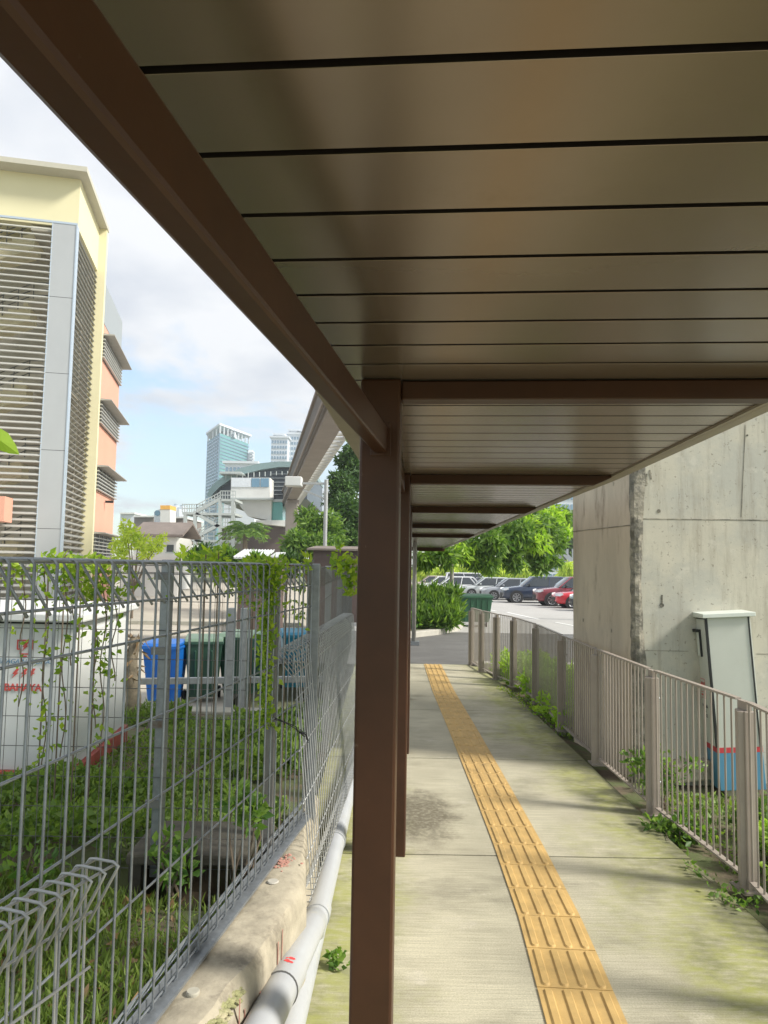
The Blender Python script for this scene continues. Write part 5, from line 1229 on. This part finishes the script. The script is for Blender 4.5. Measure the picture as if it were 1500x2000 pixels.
# sheet roofed shed
sh = thing('shed', 'small shed with white corrugated roof sheets beyond the fence', 'shed')
Y = 20.; q0, q1 = at(457, 1077, Y), at(518, 1092, Y); m = MB(); m.prism([(q0.x, Y, q1.z), (q0.x, Y+1.6, q0.z+.05), (q0.x, Y+1.6, q0.z+.09), (q0.x, Y, q1.z+.04)], (q1.x-q0.x, 0, 0))
for k in range(11): x_ = q0.x+(q1.x-q0.x)*k/10; m.bar((x_, Y-.01, q1.z+.05), (x_, Y+1.6, q0.z+.10), .03, .02)
m.build('roof', 'corrugated', sh)
q2, q3 = at(526, 1079, Y+1), at(545, 1090, Y+1); m = MB(); m.prism([(q2.x, Y+1, q3.z), (q2.x, Y+2.4, q2.z), (q2.x, Y+2.4, q2.z+.04), (q2.x, Y+1, q3.z+.04)], (q3.x-q2.x, 0, 0)); m.build('roof', 'corrugated', sh)
m = MB(); m.lohi((q0.x+.1, Y+.2, -.6), (q3.x, Y+2.2, q3.z-.02)); m.build('wall', 'station_brown', sh)
bw_ = thing('brown_shed', 'rust brown low shed behind the street lamp pole', 'shed')
Y = 24.; q0, q1 = at(612, 1070, Y), at(700, 1110, Y); m = MB(); m.lohi((q0.x, Y, -.6), (q1.x, Y+3, q0.z-.08)); m.build('wall', 'station_brown', bw_)
m = MB(); m.prism([(q0.x-.2, Y-.2, q0.z-.08), (q0.x-.2, Y+3.2, q0.z+.1), (q0.x-.2, Y+3.2, q0.z+.16), (q0.x-.2, Y-.2, q0.z-.02)], (q1.x-q0.x+.4, 0, 0)); m.build('roof', 'roof_brown', bw_)

# low house
hs = thing('low_house', 'white single storey house with a brown pitched roof left of the steel stair', 'house')
Y = 62.; q0, q1 = at(262, 1048, Y), at(345, 1048, Y)
m = MB(); m.lohi((q0.x, Y, -.6), (q1.x, Y+5, q0.z)); m.build('wall', 'white_wall', hs)
e0 = at(255, 1047, Y-.6); rz_ = zt_at(300, 1024, Y+2.5); m = MB()
m.prism([(e0.x, Y-.6, e0.z), (e0.x, Y+2.5, rz_), (e0.x, Y+5.6, e0.z), (e0.x, Y+5.6, e0.z+.2), (e0.x, Y+2.5, rz_+.2), (e0.x, Y-.6, e0.z+.2)], (q1.x-q0.x+.8, 0, 0)); m.build('roof', 'roof_brown', hs)
for a, b in ((282, 291), (303, 312), (326, 339)):
    p0, p1 = at(a, 1064, Y-.02), at(b, 1078, Y-.02); m = MB(); m.lohi((p0.x, Y-.06, p1.z), (p1.x, Y+.05, p0.z)); m.build('window', 'dark_window', hs)
    m = MB(); m.lohi((p0.x-.08, Y-.1, p1.z-.12), (p1.x+.08, Y+.02, p1.z-.02)); m.build('sill', 'steel_pale', hs)
hw_ = tag(MB().lohi((at(238, 1080, 50).x, 50, -.6), (at(350, 1080, 50).x, 50.3, zt_at(300, 1086, 50))).build('garden_wall', 'white_wall'), 'long white garden wall in front of the low house', 'wall')
hb = thing('sign_tower', 'slim white block with an orange cap above the low house roof', 'building')
Y = 105.
slab([(313, 994), (332, 994), (332, 1040), (313, 1040)], Y, 3, 'wall', 'white_wall', hb); slab([(313, 987), (332, 987), (332, 995), (313, 995)], Y-.05, 3.1, 'cap', 'orange', hb)
slab([(301, 999), (313, 994), (313, 1040), (301, 1040)], Y+.6, 3, 'side_wall', 'tower_white', hb)
m = MB(); m.lathe([(0, 0), (.42, 0), (.42, .1)], at(307, 1002, Y+.5), 'Y', 16); m.build('round_emblem', 'blue_glass', hb)
for i, (a, b, t0, Y, mm, lab) in enumerate(((235, 262, 1004, 150, 'tower_white', 'far pale low block peeking just right of the pink building'), (262, 300, 1010, 130, 'viaduct', 'far brownish low roof left of the orange capped block'), (333, 358, 1012, 120, 'roof_brown', 'far low brown roof right of the orange capped block'))):
    t_ = thing('distant_building', lab, 'building', 'far low buildings')
    slab([(a, t0), (b, t0), (b, 1060), (a, 1060)], Y, 12, 'wall', mm, t_); slab([(a-1, t0-3), (b+1, t0-3), (b+1, t0), (a-1, t0)], Y-.5, 13, 'roof', 'white_wall', t_)
for i, (a, b, t0, Y) in enumerate(((333, 338, 990, 900), (339, 344, 986, 950), (345, 350, 993, 900), (351, 357, 988, 930))):
    t_ = thing('distant_tower', ('slim hazy tower, leftmost of the four on the skyline right of the orange cap', 'slim hazy tower, second from left on the skyline right of the orange cap', 'slim hazy tower, third from left on the skyline right of the orange cap', 'slim hazy tower, nearest the steel stair on the skyline')[i], 'tower', 'slim towers on the skyline')
    slab([(a, t0), (b, t0), (b, 1100), (a, 1100)], Y, 18, 'wall', 'tower_white', t_); slab([(a+1, t0-2), (b-1, t0-2), (b-1, t0), (a+1, t0)], Y+2, 10, 'roof', 'blue_glass', t_)

# teal tower
tt = thing('glass_tower', 'tall teal glass tower with a white crown behind the station', 'tower')
Yt = 420.
def gpt(px, py, Y): return at(px, py, Y)
c0_ = at(430, 845, Yt); l0 = at(407, 845, Yt+30); r0_ = at(486, 845, Yt+36)
def tower_prism(za, zb, g=0): return MB().prism([(c0_.x, Yt-g, za), (r0_.x+g, Yt+36, za), (r0_.x-30, Yt+66, za), (l0.x-g, Yt+30, za)], (0, 0, zb-za))
zt1 = zt_at(430, 846, Yt); tower_prism(-1, zt1).build('glass_body', 'teal_glass', tt)
m = MB()
for k in range(24):
    z = 30+k*(zt1-30)/24; m.bar((c0_.x, Yt-.3, z), (r0_.x+.3, Yt+36, z), .5, .5); m.bar((c0_.x, Yt-.3, z), (l0.x-.3, Yt+30, z), .5, .7)
for k in range(7): f = k/6; a = Vector((c0_.x, Yt-.3, 0)).lerp(Vector((l0.x, Yt+30, 0)), f); m.bar((a.x-.2, a.y, 0), (a.x-.2, a.y, zt1), .6, .6, up=Vector((0, 1, 0)))
m.build('facade_bands', 'blue_glass', tt)
m = MB(); m.prism([(c0_.x-.6, Yt-1.2, 0), (l0.x-1.2, Yt+30, 0), (l0.x-1.4, Yt+30, 0), (c0_.x-.8, Yt-1.4, 0)], (0, 0, 1)); 
zt2 = zt_at(430, 831, Yt); mm = MB(); mm.prism([(c0_.x, Yt-2, zt2), (r0_.x+2, Yt+36, zt2), (r0_.x-30, Yt+68, zt2), (l0.x-1.5, Yt+30, zt2)], (0, 0, 1.2)); mm.build('crown_ring', 'tower_white', tt)
mm = MB()
for f in np.linspace(0, 1, 9):
    a = Vector((c0_.x, Yt, 0)).lerp(Vector((r0_.x, Yt+36, 0)), f); mm = MB(); mm.bar((a.x, a.y, zt1), (a.x, a.y, zt2), .8, .8, up=Vector((0, 1, 0))); mm.build('crown_post', 'tower_white', tt)
for f in (.3, .6, 1): a = Vector((c0_.x, Yt, 0)).lerp(Vector((l0.x, Yt+30, 0)), f); mm = MB(); mm.bar((a.x, a.y, zt1), (a.x, a.y, zt2), .8, .8, up=Vector((0, 1, 0))); mm.build('crown_post', 'tower_white', tt)
mm = MB(); mm.prism([(c0_.x+6, Yt+12, zt1), (r0_.x-6, Yt+34, zt1), (r0_.x-22, Yt+54, zt1), (l0.x+5, Yt+32, zt1)], (0, 0, (zt2-zt1)*.7)); mm.build('plant_room', 'tower_white', tt)
mm = MB(); mm.prism([(r0_.x, Yt+35, -1), (r0_.x+2.6, Yt+36, -1), (r0_.x+2.6, Yt+44, -1), (r0_.x, Yt+44, -1)], (0, 0, zt1-3))
for k in range(22): mm.box((r0_.x+2.6, Yt+35, 30+k*(zt1-34)/22), (2.5, 2, 1.2))
mm.build('balcony_stack', 'tower_white', tt)

def apartment(label, px0, px1, pyt, Y, nw, nh, dep=18, wallm='tower_white', steps=()):
    t_ = thing('apartment_block', label, 'apartment block', 'far apartment blocks'); a, b = at(px0, pyt, Y), at(px1, pyt, Y)
    m = MB(); m.lohi((a.x, Y, -.7), (b.x, Y+dep, a.z)); m.build('wall', wallm, t_)
    m = MB(); m.lohi((a.x-1, Y-1, a.z), (b.x+1, Y+dep+1, a.z+1.0)); m.build('roof', wallm, t_)
    for (s0_, s1_, pt) in steps:
        q0, q1 = at(s0_, pt, Y+3), at(s1_, pt, Y+3); m = MB(); m.lohi((q0.x, Y+3, a.z+.9), (q1.x, Y+dep-3, q0.z)); m.build('roof_block', wallm, t_)
        m = MB(); m.lohi((q0.x-1.5, Y+1.5, q0.z), (q1.x+1.5, Y+dep-1.5, q0.z+.9)); m.build('roof_block', wallm, t_)
    w = (b.x-a.x)/nw; me = None
    for i in range(nw):
        for j in range(nh):
            if me is None: o = MB().box((0, 0, 0), (w*.6, .5, 1.7)).build('window', 'blue_glass', t_); me = o.data
            else: o = bpy.data.objects.new('window', me); C.objects.link(o); o.parent = t_
            o.location = (a.x+w*(i+.5), Y-.1, a.z-2.5-3.2*j)
    return t_
apartment('pale blue apartment block with stepped roof, left part of the pair behind the station', 530, 562, 855, 430, 6, 12, steps=((538, 552, 850),))
apartment('taller pale blue apartment block next to the viaduct', 563, 606, 848, 440, 8, 12, steps=((568, 580, 842), (590, 604, 843)))
apartment('pale apartment block above the trees beside the pier', 1062, 1130, 955, 230, 8, 11, steps=())
apartment('low white block in the distance behind the teal tower base', 440, 500, 905, 300, 8, 5)
# equipment behind the cars by the pier
gy = thing('metal_gantry', 'blue grey metal stair gantry far behind the cars beside the pier', 'gantry')
Y = 72.; m = MB(); m.bar(at(1092, 1070, Y), at(1122, 1104, Y), .5, .5); m.bar(at(1088, 1082, Y), at(1116, 1112, Y), .3, .3); m.build('stair', 'grey_screen', gy)
m = MB()
for px in (1095, 1108, 1119): m.bar(at(px, 1072, Y), at(px, 1125, Y), .2, .2)
m.build('column', 'grey_screen', gy)

# ------------------------------------------------------------------ haze in the air
hm = bpy.data.materials.new('haze'); hm.use_nodes = True; t = hm.node_tree; t.nodes.clear()
pv = N(t, 'ShaderNodeVolumePrincipled'); pv.inputs['Color'].default_value = (.86, .92, 1, 1); pv.inputs['Density'].default_value = .0009; pv.inputs['Anisotropy'].default_value = .2
mo_ = N(t, 'ShaderNodeOutputMaterial'); t.links.new(pv.outputs[0], mo_.inputs['Volume']); M['haze'] = hm
tag(MB().lohi((-520, -40, -1.8), (420, 1050, 130)).build('haze', 'haze'), kind='stuff')
